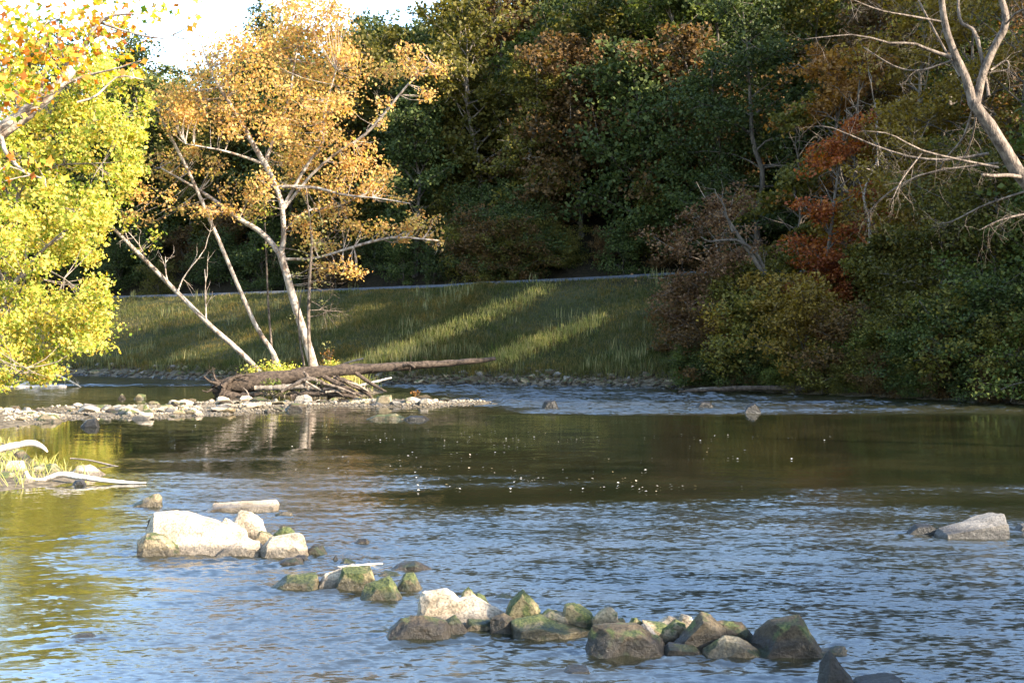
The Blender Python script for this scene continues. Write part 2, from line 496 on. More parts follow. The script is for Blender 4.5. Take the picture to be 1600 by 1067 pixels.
def water_material():
    m, nt, out = new_mat('river_water'); L = nt.links
    g = N(nt, 'ShaderNodeNewGeometry')
    at = N(nt, 'ShaderNodeAttribute', attribute_name='ripple')
    mp = N(nt, 'ShaderNodeMapping'); mp.inputs['Scale'].default_value = (.6, 1.2, 1)
    L.new(g.outputs['Position'], mp.inputs[0])
    n1 = N(nt, 'ShaderNodeTexNoise'); n1.inputs['Scale'].default_value = 13.0; n1.inputs['Detail'].default_value = 3; n1.inputs['Roughness'].default_value = .5; n1.inputs['Distortion'].default_value = .5
    n2 = N(nt, 'ShaderNodeTexNoise'); n2.inputs['Scale'].default_value = 1.3; n2.inputs['Detail'].default_value = 2
    for n in (n1, n2): L.new(mp.outputs[0], n.inputs[0])
    # small wavelets as slopes added to the surface normal
    k = N(nt, 'ShaderNodeMapRange', clamp=False); k.inputs[3].default_value = .015; k.inputs[4].default_value = 1.0
    L.new(at.outputs['Fac'], k.inputs[0])
    def slopes(src, sc):
        a = N(nt, 'ShaderNodeVectorMath', operation='SUBTRACT'); a.inputs[1].default_value = (.5, .5, .5); L.new(src, a.inputs[0])
        m_ = N(nt, 'ShaderNodeVectorMath', operation='MULTIPLY'); m_.inputs[1].default_value = sc; L.new(a.outputs[0], m_.inputs[0])
        return m_.outputs[0]
    sm = N(nt, 'ShaderNodeVectorMath', operation='ADD')
    L.new(slopes(n1.outputs['Color'], (.42, .68, 0)), sm.inputs[0]); L.new(slopes(n2.outputs['Color'], (.15, .35, 0)), sm.inputs[1])
    sb = N(nt, 'ShaderNodeVectorMath', operation='ADD'); sb.inputs[1].default_value = (.0, -.082, 0); L.new(sm.outputs[0], sb.inputs[0])   # constant tilt towards the camera, put in to reflect more sky
    sc_ = N(nt, 'ShaderNodeVectorMath', operation='SCALE'); L.new(sb.outputs[0], sc_.inputs[0]); L.new(k.outputs[0], sc_.inputs['Scale'])
    an = N(nt, 'ShaderNodeVectorMath', operation='ADD'); L.new(g.outputs['Normal'], an.inputs[0]); L.new(sc_.outputs[0], an.inputs[1])
    bp = N(nt, 'ShaderNodeVectorMath', operation='NORMALIZE'); L.new(an.outputs[0], bp.inputs[0])
    p = N(nt, 'ShaderNodeBsdfPrincipled')
    n3 = N(nt, 'ShaderNodeTexNoise'); n3.inputs['Scale'].default_value = .4; L.new(g.outputs['Position'], n3.inputs[0])
    r = ramp(nt, [(.35, (.008, .009, .004)), (.65, (.018, .016, .007))]); L.new(n3.outputs[0], r.inputs[0])
    L.new(r.outputs[0], p.inputs['Base Color'])
    p.inputs['IOR'].default_value = 1.9
    rg = N(nt, 'ShaderNodeMapRange'); rg.inputs[3].default_value = .02; rg.inputs[4].default_value = .19; L.new(at.outputs['Fac'], rg.inputs[0]); L.new(rg.outputs[0], p.inputs['Roughness'])
    L.new(bp.outputs[0], p.inputs['Normal']); L.new(p.outputs[0], out.inputs[0])
    return m

xs = grid_axis([(-165, -60, 5), (-60, -10, .45), (-10, 10, .085), (10, 30, .4)])
ys = grid_axis([(-40, 8, 2), (8, 22, .07), (22, 36, .10), (36, 52, .22), (52, 82, .10), (82, 160, 1.5)])
def keep(c):
    return inside(c) | (np.minimum(poly_dist(c, FAR), poly_dist(c, LEFT)) < 1.2)
wm, wp = grid_mesh('river', xs, ys, water_z, water_material(), True, keep)
at = wm.attributes.new('ripple', 'FLOAT', 'POINT'); at.data.foreach_set('value', ripple(wp).astype(np.float32))
river = tag(obj('river', wm), 'shallow river with a dark pool and blue rippled shallows', kind='structure')

# road on top of the embankment -------------------------------------
def offset_curve(L, d):
    t = np.gradient(L, axis=0); t /= np.linalg.norm(t, axis=1)[:, None]
    n = np.stack((-t[:, 1], t[:, 0]), 1)
    return L + n * d
def road_mat():
    m, nt, out = new_mat('road_gravel'); L = nt.links
    g = N(nt, 'ShaderNodeNewGeometry')
    n = N(nt, 'ShaderNodeTexNoise'); n.inputs['Scale'].default_value = 6; n.inputs['Detail'].default_value = 8; L.new(g.outputs['Position'], n.inputs[0])
    r = ramp(nt, [(.3, (.025, .027, .030)), (.7, (.065, .068, .074))]); L.new(n.outputs[0], r.inputs[0])
    p = N(nt, 'ShaderNodeBsdfPrincipled'); p.inputs['Roughness'].default_value = .9; L.new(r.outputs[0], p.inputs['Base Color']); L.new(p.outputs[0], out.inputs[0])
    return m
sel = FAR[(FAR[:, 0] > -120) & (FAR[:, 0] < 19) & (FAR[:, 1] > 62)]
rv = []; rows = []
for d in (18.7, 19.1, 20.2, 21.3, 21.7):
    c = offset_curve(sel, d)
    z = 6.34 + (.16 if 19 < d < 21.5 else -.08) + (.04 if d == 20.2 else 0)
    rows.append(np.column_stack((c, z * np.interp(c[:, 0], (-40, -5, 12, 30), (.96, 1, 1.1, 1.1)))))
rv = np.concatenate(rows); n = len(sel)
rf = []
for k in range(4):
    for i in range(n - 1):
        rf.append((k * n + i, k * n + i + 1, (k + 1) * n + i + 1, (k + 1) * n + i))
road = tag(obj('road', mesh_np('road', rv, np.array(rf), road_mat(), True)), 'narrow gravel road along the top of the grassy embankment', kind='structure')

# ------------------------------------------------------------------ stones
def rough_hull(name, pts, mat, rng, amp=0.024, cuts=3, chips=6):
    bm = bmesh.new()
    for p in pts: bm.verts.new(p)
    r = bmesh.ops.convex_hull(bm, input=bm.verts)
    dead = [e for e in set(r['geom_interior'] + r['geom_unused']) if isinstance(e, bmesh.types.BMVert)]
    if dead: bmesh.ops.delete(bm, geom=dead, context='VERTS')
    bmesh.ops.dissolve_limit(bm, angle_limit=math.radians(9), verts=bm.verts, edges=bm.edges)
    size = max((v.co - w.co).length for v in bm.verts for w in bm.verts)
    for _ in range(chips):
        n = Vector(rng.normal(0, 1, 3)); n.z = abs(n.z) * .5; n.y -= .35; n.normalize()
        far_ = max(v.co.dot(n) for v in bm.verts); mn = min(v.co.dot(n) for v in bm.verts)
        r = bmesh.ops.bisect_plane(bm, geom=bm.verts[:] + bm.edges[:] + bm.faces[:], plane_co=n * (far_ - (far_ - mn) * rng.uniform(.03, .10)), plane_no=n, clear_outer=True)
        ed = [e for e in r['geom_cut'] if isinstance(e, bmesh.types.BMEdge)]
        if ed: bmesh.ops.contextual_create(bm, geom=ed)
    bmesh.ops.bevel(bm, geom=bm.edges[:], offset=size * .009, offset_type='OFFSET', segments=1, profile=.5, affect='EDGES', clamp_overlap=True)
    bmesh.ops.triangulate(bm, faces=bm.faces[:])
    for _ in range(cuts):
        long = [e for e in bm.edges if e.calc_length() > size * .05]
        if not long: break
        bmesh.ops.subdivide_edges(bm, edges=long, cuts=1, use_grid_fill=False)
        bmesh.ops.triangulate(bm, faces=[f for f in bm.faces if len(f.verts) > 3])
    off = Vector(rng.uniform(-50, 50, 3))
    bm.normal_update()
    for v in bm.verts:
        q = v.co * (2.2 / size) * 1.4 + off
        d = mnoise.noise(q) * .5 + (.35 - abs(mnoise.noise(q * 2.3))) * .9 + mnoise.noise(q * 5.1) * .35 + (.3 - abs(mnoise.noise(q * 9.0))) * .3
        v.co += v.normal * d * amp * size
    me = bpy.data.meshes.new(name); bm.to_mesh(me); bm.free()
    me.materials.append(mat)
    for p in me.polygons: p.use_smooth = True
    try: me.set_sharp_from_angle(angle=math.radians(24))
    except Exception: pass
    return me

def outline_rock(name, label, pts, mat, base=None, depth=.75, seed=0, group=None, slope=.3, cat='rock'):
    """a stone whose silhouette follows the given photo outline; it stands in the water at row `base`"""
    rng = np.random.default_rng(seed + 500)
    pts = np.array(pts, float)
    cen = np.array((pts[:, 0].mean(), pts[:, 1].max()))
    yb = base if base else pts[:, 1].max()
    Yf = wdepth(yb)
    pts = cen + (pts - cen) * (1.13, 1.10)
    wpx = pts[:, 0].max() - pts[:, 0].min()
    D = max(.12, depth * wpx / F * Yf)
    Ym = Yf + D * .4
    mid = np.array([px(x, y, Ym) for x, y in pts])
    cx, topz = mid[:, 0].mean(), mid[:, 2].max()
    P = [tuple(p) for p in mid]
    botz = mid[:, 2].min()
    hgt = topz - botz
    for x, _, z in mid:                       # front and back outlines are smaller than the middle one
        k = .86 + rng.uniform(-.06, .08)
        P.append((cx + (x - cx) * k, Yf + rng.uniform(0, .08) * D, max(botz, z - slope * max(0, (z - botz)) - .02)))
        k = .76 + rng.uniform(-.08, .08)
        P.append((cx + (x - cx) * k, Yf + D * rng.uniform(.9, 1.05), botz + (z - botz) * rng.uniform(.78, .95)))
    for x, _, z in mid:                       # foot under the water
        if z < botz + .45 * hgt:
            P.append((x, Ym, -.25)); P.append((cx + (x - cx) * .8, Yf + .02, -.25)); P.append((cx + (x - cx) * .8, Yf + D, -.25))
    loc = Vector((cx, Ym, 0))
    P = [Vector(p) - loc for p in P]
    me = rough_hull(name, P, M[mat], rng, chips=2 if name == 'slab_stone' else 6)
    o = obj(name, me, None, loc)
    tag(o, label, cat, group)
    return o

# ------------------------------------------------------------------ boulders of the stone weir
WEIR = 'stones of the broken weir across the river'
ROCKS = [
 # name, label, outline in the photograph, material, base row (None = own), depth, slope
 ('boulder', 'small wedge shaped stone standing alone upstream of the big bleached slab', [(211,788),(240,774),(249,772),(252,791),(230,793)], 'stone_tan', None, .7, .3),
 ('slab_stone', 'long low tan slab lying just beyond the big bleached slab', [(330,796),(340,788),(376,784),(426,783),(430,789),(426,798),(370,800)], 'stone_pale', None, .5, .3),
 ('boulder', 'low brown stone barely above water beside the long tan slab', [(429,804),(442,800),(454,801),(457,807)], 'stone_tan', None, .7, .3),
 ('slab_stone', 'largest bleached slab of the weir, broad sunlit top sloping to the water', [(246,808),(275,806),(345,821),(374,833),(380,852),(345,868),(284,867),(254,848),(234,834)], 'stone_pale', 868, .65, .82),
 ('boulder', 'dark blocky stone propped under the big bleached slab', [(218,848),(232,836),(254,837),(276,856),(281,866),(258,868),(219,858)], 'stone_tan', 870, .6, .15),
 ('boulder', 'dark pointed stone tip poking out behind the big bleached slab', [(231,812),(247,804),(268,806),(262,816)], 'stone_dark', 850, .7, .2),
 ('boulder', 'rounded pale stone leaning on the near edge of the big bleached slab', [(340,868),(360,854),(382,847),(408,849),(411,869)], 'stone_pale', 870, .6, .3),
 ('boulder', 'upright pale block standing behind the big bleached slab', [(364,815),(378,800),(400,806),(410,814),(413,830),(384,834),(368,824)], 'stone_pale', 846, .7, .2),
 ('boulder', 'small pale wedge resting on the rim of the big bleached slab', [(345,824),(353,811),(374,824),(384,836),(366,840)], 'stone_pale', 856, .6, .3),
 ('boulder', 'thin pale stone chip in the gap beside the bleached slab', [(373,844),(378,834),(395,842),(386,849)], 'stone_pale', 862, .7, .3),
 ('boulder', 'tilted brown stone between the upright block and the round boulder', [(394,848),(408,830),(430,838),(424,850)], 'stone_tan', 860, .7, .3),
 ('boulder', 'small mossy stone behind the round sunlit boulder', [(426,837),(442,825),(450,825),(461,834),(456,842),(434,843)], 'stone_moss', 856, .7, .2),
 ('boulder', 'round sunlit boulder with dark end face beside the bleached slab', [(409,852),(418,843),(464,837),(478,846),(477,861),(456,870),(414,872)], 'stone_pale', None, .7, .35),
 ('boulder', 'low dark stone against the round sunlit boulder', [(474,866),(490,853),(504,855),(510,866)], 'stone_dark', 868, .7, .2),
 ('boulder', 'flat brown stone awash in front of the round sunlit boulder', [(430,881),(446,873),(468,873),(480,883)], 'stone_dark', None, .6, .2),
 ('boulder', 'tiny black stone just behind the flat awash stone', [(455,874),(465,868),(478,869),(481,876)], 'stone_wet', 878, .7, .2),
 ('boulder', 'tiny dark stone sticking up beyond the driftwood stick', [(519,877),(524,868),(530,878)], 'stone_wet', None, .9, .2),
 ('boulder', 'small brown stone touching the driftwood stick', [(530,882),(540,873),(556,880)], 'stone_tan', None, .9, .2),
 ('boulder', 'low brown stone alone in open water behind the mossy cluster', [(552,851),(562,842),(572,841),(578,850)], 'stone_dark', None, .8, .2),
 ('boulder', 'low flat stone with moss streaks at the near end of mossy cluster', [(424,922),(452,900),(492,900),(500,920)], 'stone_moss', None, .6, .3),
 ('boulder', 'pale sloping stone under the driftwood stick', [(497,918),(510,899),(552,883),(560,893),(530,920)], 'stone_pale', None, .6, .3),
 ('boulder', 'square stone with a thick moss cap beside the driftwood stick', [(528,916),(538,890),(580,887),(590,906),(556,922)], 'stone_moss', 923, .7, .15),
 ('boulder', 'pointed mossy stone nearest the viewer in the mossy cluster', [(561,935),(572,916),(608,903),(624,932),(574,939)], 'stone_moss', None, .7, .25),
 ('boulder', 'mossy stone with a green crest at the outer end of mossy cluster', [(616,923),(630,898),(646,897),(659,924)], 'stone_moss', None, .8, .2),
 ('slab_stone', 'flat dry brown stone behind the green crested stone', [(610,892),(624,881),(649,878),(673,890)], 'stone_dark', None, .5, .2),
 ('boulder', 'small half sunk stone with red leaves beside it', [(590,901),(600,893),(618,895),(628,901)], 'stone_tan', None, .6, .2),
 ('boulder', 'bleached upright block with a shadowed end face, middle of the weir', [(654,962),(661,929),(697,922),(728,934),(730,945),(700,962)], 'stone_pale', 978, .6, .2),
 ('slab_stone', 'smooth bleached slab tilted towards the water in front of upright block', [(668,968),(697,947),(740,938),(788,961),(770,972),(714,974)], 'stone_pale', 982, .7, .7),
 ('boulder', 'small yellowish stone behind the bleached upright block', [(722,928),(732,918),(741,928),(746,936),(730,938)], 'stone_tan', 958, .8, .2),
 ('boulder', 'mossy rounded stone behind the tilted bleached slab', [(733,938),(746,929),(756,932),(763,944),(748,947)], 'stone_moss', 958, .8, .2),
 ('boulder', 'dark long stone at the waterline below the bleached upright block', [(607,999),(614,982),(629,969),(655,965),(693,972),(702,990),(640,1000)], 'stone_dark', None, .5, .2),
 ('boulder', 'brown ridged stone below the tilted bleached slab', [(688,976),(710,964),(730,987),(698,991)], 'stone_dark', 992, .6, .15),
 ('boulder', 'flat faced brown block under the edge of tilted bleached slab', [(724,969),(768,971),(768,987),(727,987)], 'stone_tan', 989, .6, .1),
 ('boulder', 'dark rounded stone between the bleached slab and the pointed stone', [(767,991),(769,968),(787,961),(803,970),(806,993)], 'stone_dark', None, .8, .15),
 ('boulder', 'tall pointed stone with a dark hollow face, middle of the weir', [(790,966),(800,940),(815,925),(834,947),(848,957),(830,972)], 'stone_moss', 984, .8, .1),
 ('boulder', 'broad mossy stone at the waterline below the pointed stone', [(806,972),(842,966),(895,980),(921,988),(913,997),(871,999),(808,997)], 'stone_moss', None, .6, .3),
 ('boulder', 'pale cracked stone wedged behind the broad mossy stone', [(832,966),(856,956),(882,959),(897,973),(842,978)], 'stone_tan', 990, .6, .2),
 ('boulder', 'square topped mossy stone standing behind the broad mossy stone', [(877,970),(884,946),(908,944),(924,956),(928,984),(900,984)], 'stone_moss', 990, .7, .1),
 ('boulder', 'grey brown block next to the square topped mossy stone', [(926,960),(947,949),(963,956),(962,982),(929,984)], 'stone_tan', 992, .7, .15),
 ('boulder', 'small reddish stone beside the grey brown block', [(955,978),(962,967),(975,966),(980,978)], 'stone_tan', 990, .7, .1),
 ('boulder', 'big dark stone with flat top at the waterline, shaded half of weir', [(916,1004),(932,981),(997,981),(1030,1001),(1038,1021),(985,1028),(936,1023)], 'stone_dark', None, .6, .15),
 ('boulder', 'pale rounded stone sitting on the big flat topped dark stone', [(997,990),(1000,980),(1010,975),(1022,984),(1029,1006),(1012,1008)], 'stone_grey', 1022, .7, .15),
 ('boulder', 'small peaked stone behind the big flat topped dark stone', [(980,982),(991,963),(1006,973),(1004,984)], 'stone_moss', 1006, .8, .1),
 ('boulder', 'brown slanting stone behind the pale rounded stone', [(1007,972),(1040,978),(1060,990),(1043,1003),(1026,1000)], 'stone_tan', 1010, .7, .2),
 ('boulder', 'sunlit flattish stone at the back of the shaded stones', [(1027,972),(1043,962),(1058,967),(1052,978),(1036,980)], 'stone_pale', 1000, .7, .1),
 ('boulder', 'egg shaped sunlit stone on top of the shaded stones', [(1058,972),(1063,959),(1071,957),(1085,968),(1079,977)], 'stone_pale', 1000, .8, .1),
 ('boulder', 'brown round stone below the egg shaped sunlit stone', [(1043,979),(1056,970),(1072,978),(1068,992),(1050,992)], 'stone_tan', 1006, .8, .1),
 ('boulder', 'tall wedge with a sharp ridge in the shaded half of weir', [(1056,1003),(1078,978),(1096,962),(1108,965),(1137,993),(1105,1010),(1076,1014)], 'stone_dark', 1020, .7, .15),
 ('boulder', 'dark leaning stone behind the sharp ridged wedge', [(1120,976),(1128,973),(1157,975),(1173,994),(1170,1009),(1137,998)], 'stone_dark', 1014, .7, .1),
 ('boulder', 'brown stone with pale top edge in front of the leaning stone', [(1104,1015),(1134,997),(1150,997),(1176,1013),(1190,1026),(1150,1029),(1108,1027)], 'stone_tan', None, .6, .2),
 ('boulder', 'low rusty brown stone in front of the sharp ridged wedge', [(1032,1024),(1046,1007),(1082,1010),(1098,1025)], 'stone_dark', 1026, .6, .2),
 ('boulder', 'largest dark angular boulder at the outer end of the weir', [(1179,1007),(1186,991),(1205,975),(1245,966),(1257,984),(1280,1021),(1251,1027),(1186,1025)], 'stone_dark', 1028, .75, .15),
 ('boulder', 'flat reddish brown stone past the largest dark angular boulder', [(1278,1022),(1296,1012),(1321,1011),(1316,1026)], 'stone_tan', None, .6, .2),
 ('boulder', 'black spike of wet stone at the lower edge of the view', [(1278,1080),(1283,1040),(1296,1021),(1326,1058),(1336,1080)], 'stone_wet', 1082, .7, .1),
 ('boulder', 'low black stone awash beside the black spike', [(1325,1078),(1340,1063),(1400,1059),(1415,1076)], 'stone_wet', None, .6, .1),
 ('boulder', 'small dark stone awash in front of the weir', [(874,1054),(890,1044),(921,1042),(928,1052)], 'stone_wet', None, .7, .1),
 ('slab_stone', 'thick slanted slab standing alone in open water, far from the weir', [(1468,834),(1474,827),(1544,811),(1566,807),(1573,820),(1576,838),(1539,842),(1499,843)], 'stone_grey', 842, .55, .25),
 ('boulder', 'dark wet stone awash next to the lone slanted slab', [(1420,831),(1432,821),(1450,820),(1464,829),(1460,836)], 'stone_wet', None, .7, .1),
 ('boulder', 'grey stone cut by the picture edge past the lone slanted slab', [(1588,829),(1594,819),(1615,817),(1624,830)], 'stone_grey', None, .7, .1),
 ('boulder', 'dark stone just breaking the calm shallows, nearest bank side', [(108,999),(122,991),(140,993),(152,999)], 'stone_wet', None, .7, .1),
 ('boulder', 'low reddish stone in open water behind the pointed stone', [(770,936),(784,929),(798,932),(804,937)], 'stone_dark', None, .7, .1),
 ('boulder', 'tiny dark stone alone in the shallows before the wedge shaped stone', [(118,838),(124,834),(131,838)], 'stone_wet', None, .7, .1),
 ('boulder', 'dark cube like rock in the far riffle, nearest the gravel bar', [(847,639),(850,628),(866,626),(871,638)], 'stone_wet', None, .8, .1),
 ('boulder', 'low brown rock in the far riffle between two black ones', [(1086,637),(1095,628),(1108,629),(1114,637)], 'stone_wet', None, .8, .1),
 ('boulder', 'round black rock in the far riffle below the yellow bank tree', [(1162,646),(1167,635),(1178,631),(1189,645)], 'stone_wet', None, .8, .1),
 ('slab_stone', 'flat mossy tan rock in the pool edge in front of gravel bar', [(575,656),(590,649),(618,648),(636,656)], 'stone_moss', None, .6, .1),
 ('boulder', 'low dark rock next to the flat mossy pool rock', [(630,656),(642,650),(664,651),(672,657)], 'stone_wet', None, .6, .1),
 ('boulder', 'pale square rock standing at the end of the driftwood heap', [(588,628),(590,620),(610,618),(612,630)], 'stone_tan', 634, .8, .1),
 ('boulder', 'dark flat rock in the middle of the gravel bar', [(446,640),(456,631),(474,632),(478,640)], 'stone_dark', 642, .7, .1),
 # spit on the near bank side
 ('boulder', 'white blocky stone on the grassy spit beside the bleached log', [(8,738),(14,722),(34,721),(38,740)], 'stone_pale', 742, .8, .1),
 ('boulder', 'brown stone under the end of bleached log on the spit', [(44,741),(50,730),(82,726),(92,738),(70,745)], 'stone_tan', 746, .8, .1),
 ('boulder', 'pale rounded stone at the tip of the grassy spit', [(112,742),(122,729),(140,727),(160,742)], 'stone_pale', 745, .7, .2),
 ('boulder', 'dark stone under the upper bleached log on the spit', [(16,721),(22,708),(34,704),(44,716)], 'stone_dark', 724, .8, .1),
 ('slab_stone', 'flat pale stone at the water edge below the bleached log', [(22,757),(30,748),(48,748),(52,758)], 'stone_pale', None, .7, .1),
 ('slab_stone', 'broad flat stone at the very corner of the spit', [(-30,756),(-20,738),(14,740),(24,756)], 'stone_tan', None, .7, .2),
 ('boulder', 'tiny black stone holding up the long bleached log', [(113,759),(118,751),(128,750),(134,759)], 'stone_wet', None, .8, .1),
 ('boulder', 'dark block among the gravel where the bank meets the bar', [(14,644),(17,635),(28,635),(34,646)], 'stone_dark', 648, .8, .1),
 ('boulder', 'dark stone at the outer tip of the bankside gravel', [(128,666),(138,656),(150,655),(154,667)], 'stone_wet', 668, .8, .1),
 ('boulder', 'brown hummock on the bankside gravel before the pool', [(54,658),(66,649),(84,648),(94,658)], 'stone_tan', 660, .8, .1),
 ('boulder', 'small dark stone in the side channel beyond the gravel bar', [(184,624),(190,615),(196,624)], 'stone_dark', None, .8, .1),
 ('boulder', 'low mossy stone in the side channel beyond the gravel bar', [(208,624),(216,616),(226,617),(228,624)], 'stone_moss', None, .8, .1),
]
for i, (nm, lab, pts, mat, base, dep, slo) in enumerate(ROCKS):
    outline_rock(nm, lab, pts, mat, base, dep, i, None, slo)

# ripples and wakes where the current meets the stones
nv = len(wm.vertices); co = np.empty(nv * 3, np.float32); wm.vertices.foreach_get('co', co); co = co.reshape(-1, 3)
rip = np.empty(nv, np.float32); wm.attributes['ripple'].data.foreach_get('value', rip)
for (nm, lab, pts, mat, base, dep, slo) in ROCKS:
    p = np.array(pts, float); Yk = wdepth(base or p[:, 1].max())
    if Yk > 40: continue
    c = np.array(((p[:, 0].mean() - 800) / F * Yk, Yk + .15)); r = np.ptp(p[:, 0]) / F * Yk * .5
    sel = np.where((np.abs(co[:, 0] - c[0]) < r + 2.2) & (np.abs(co[:, 1] - c[1]) < r + 2.2))[0]
    q = co[sel, :2] - c
    e = np.maximum(np.hypot(q[:, 0], q[:, 1]) - r * .8, 0)
    down = np.clip(-q[:, 0] * .8 - q[:, 1] * .6, 0, None)                      # the current runs towards the near left
    side = np.abs(q[:, 0] * .6 - q[:, 1] * .8)
    co[sel, 2] += (.010 * np.sin(e * 24) * np.exp(-e * 3.2) + .012 * np.sin(side * 17) * np.exp(-((side - .45 * down - r * .5) / .16) ** 2) * np.exp(-down * .9) * (down > 0))
    rip[sel] += (.5 * np.exp(-e * 4)).astype(np.float32) * (rip[sel] > .3)
wm.vertices.foreach_set('co', co.ravel()); wm.attributes['ripple'].data.foreach_set('value', np.clip(rip, 0, 1.8)); wm.update()

# loose stones: shared meshes
def pebble_mesh(seed, mat, flat=.6):
    rng = np.random.default_rng(seed)
    v = rng.standard_normal((14, 3)); v /= np.linalg.norm(v, axis=1)[:, None]
    v *= np.array((1, .8, flat)) * .5
    return rough_hull('stone', [Vector(p) for p in v], M[mat], rng, amp=.02, cuts=0, chips=0)
PEB = [pebble_mesh(i, m, f) for i, (m, f) in enumerate([('stone_pale', .55), ('stone_tan', .45), ('stone_tan', .6), ('stone_pale', .7), ('stone_grey', .5), ('stone_tan', .45), ('stone_dark', .6)])]
RIP = [pebble_mesh(20 + i, m, f) for i, (m, f) in enumerate([('stone_grey', .6), ('stone_dark', .8), ('stone_tan', .6), ('stone_dark', .7)])]

def place_stone(me, x, y, s, rng, name, label, group, sink=.25, water=True):
    z = Hz(x, y)
    o = obj(name, me, None, (x, y, max(z, -.12 if water else z) + s * .3 - s * sink))
    o.scale = (s * rng.uniform(.8, 1.3), s * rng.uniform(.8, 1.2), s * rng.uniform(.7, 1.1))
    o.rotation_euler = (rng.uniform(-.25, .25), rng.uniform(-.25, .25), rng.uniform(0, 6.28))
    return tag(o, label, 'stone', group)

rng = np.random.default_rng(3)
def scatter_pixels(n, x0, x1, yf, sig):
    out = []
    for _ in range(n):
        x = rng.uniform(x0, x1)
        yy = yf(x) + rng.normal(0, sig)
        Y = wdepth(max(yy, 560)); out.append(((x - 800) / F * Y, Y))
    return out
cnt = 0
for _ in range(400):
    t = rng.uniform(0, 1); i = min(int(t * 4), 3); f = t * 4 - i
    c = BAR[i] * (1 - f) + BAR[i + 1] * f
    if rng.random() < .22: c = np.array((rng.uniform(-16, -10.5), 51.8))
    x = c[0] + rng.normal(0, 1.3); y = c[1] + rng.normal(0, 2.3)
    if Hz(x, y) < -.18: continue
    s = rng.uniform(.22, .55) if rng.random() < .75 else rng.uniform(.55, .95)
    place_stone(PEB[rng.integers(len(PEB))], x, y, s, rng, 'bar_stone', 'sunlit pale stone lying on the gravel bar in front of the sycamore', 'pale stones of the gravel bar')
    cnt += 1
    if cnt >= 200: break
for k in range(46):
    x = rng.uniform(-24, -15); y = 50 + rng.normal(0, 1.6) + max(0, (-15 - x)) * .45
    place_stone(PEB[rng.integers(len(PEB))], x, y, rng.uniform(.2, .55), rng, 'bank_stone', 'pale stone on the bankside gravel below the yellow trees', 'pale stones of the bankside gravel')
for k in range(26):
    x = -18.8 + rng.normal(0, 2.4); y = 79.5 + rng.normal(0, .5)
    place_stone(PEB[rng.integers(len(PEB))], x, y, rng.uniform(.2, .5), rng, 'shoal_stone', 'pale stone in the thin shoal across the far side channel', 'pale stones of the far shoal')
# stone toe of the embankment
toe = FAR[(FAR[:, 0] > -36) & (FAR[:, 0] < 12) & (FAR[:, 1] > 60)]
seg = np.linspace(0, len(toe) - 1.001, 230)
for t in seg:
    i = int(t); f = t - i
    c = toe[i] * (1 - f) + toe[i + 1] * f
    d = (toe[i + 1] - toe[i]); d = d / np.linalg.norm(d); nn = np.array((-d[1], d[0]))
    p = c + nn * rng.uniform(-.2, 1.5) + d * rng.normal(0, .3)
    place_stone(RIP[rng.integers(len(RIP))], p[0], p[1], rng.uniform(.28, .75), rng, 'riprap_stone', 'grey stone in the rubble at the foot of the grassy embankment', 'rubble stones at the foot of the embankment', .2, False)
# right bank ledges
for k in range(26):
    t = rng.uniform(0, 1); p = spline([(9, 74.4), (15.3, 67), (20.5, 59.8), (22.8, 53)], 50)[int(t * 49)]
    place_stone(RIP[rng.integers(len(RIP))], p[0] + rng.normal(0, .3), p[1] + rng.uniform(-.3, .6), rng.uniform(.35, .9), rng, 'ledge_stone', 'flat stone at the dark waterline under the wooded bank', 'flat stones under the wooded bank', .3)

# gravel too fine to count
def gravel(name, pts, size, mat, label, parent=None):
    base = np.array(((1, 0, 0), (-1, 0, 0), (0, 1, 0), (0, -1, 0), (0, 0, 1), (0, 0, -1)), float) * np.array((.5, .42, .28))
    tri = np.array(((0, 2, 4), (2, 1, 4), (1, 3, 4), (3, 0, 4), (2, 0, 5), (1, 2, 5), (3, 1, 5), (0, 3, 5)))
    n = len(pts); r = np.random.default_rng(5)
    a = r.uniform(0, 6.28, n); s = size * r.uniform(.5, 1.5, n)
    v = base[None] * s[:, None, None] * r.uniform(.7, 1.3, (n, 6, 1))
    c, sn = np.cos(a)[:, None], np.sin(a)[:, None]
    vx = v[..., 0] * c - v[..., 1] * sn; vy = v[..., 0] * sn + v[..., 1] * c
    v = np.stack((vx, vy, v[..., 2]), -1) + pts[:, None, :]
    f = (tri[None] + (np.arange(n) * 6)[:, None, None]).reshape(-1, 3)
    return tag(obj(name, mesh_np(name, v.reshape(-1, 3), f, mat), parent), label, None, None, 'stuff')
P = []
t = rng.uniform(0, 1, 9000) * 4; i = np.minimum(t.astype(int), 3); f = (t - i)[:, None]
c = BAR[i] * (1 - f) + BAR[i + 1] * f
P.append(c + rng.normal(0, 1, (9000, 2)) * (1.6, 2.3))
P.append(np.column_stack((rng.uniform(-25, -14, 2500), 50 + rng.normal(0, 1.8, 2500))))
P.append(np.array((-13, 51.8)) + rng.normal(0, 1, (2200, 2)) * (2.2, 1.2))
P.append(np.array((-18.8, 79.5)) + rng.normal(0, 1, (700, 2)) * (2.6, .6))
P.append(np.array((-10, 68.6)) + rng.normal(0, 1, (1500, 2)) * (3.6, .9))
P = np.concatenate(P); z = H(P); k = (z > -.1) & (z < .7)
M['gravel'] = rock_mat('mixed_gravel', [(.14, .11, .075), (.32, .26, .18), (.54, .45, .34)], scale=5.0, wet=.08)
gravel('bar_gravel', np.column_stack((P[k], z[k] + .01)), .13, M['gravel'], 'fine pale gravel between the stones of the bar').name = 'gravel'
j = rng.integers(0, len(toe) - 1, 2600)
d = toe[j + 1] - toe[j]; d = d / np.linalg.norm(d, axis=1)[:, None]
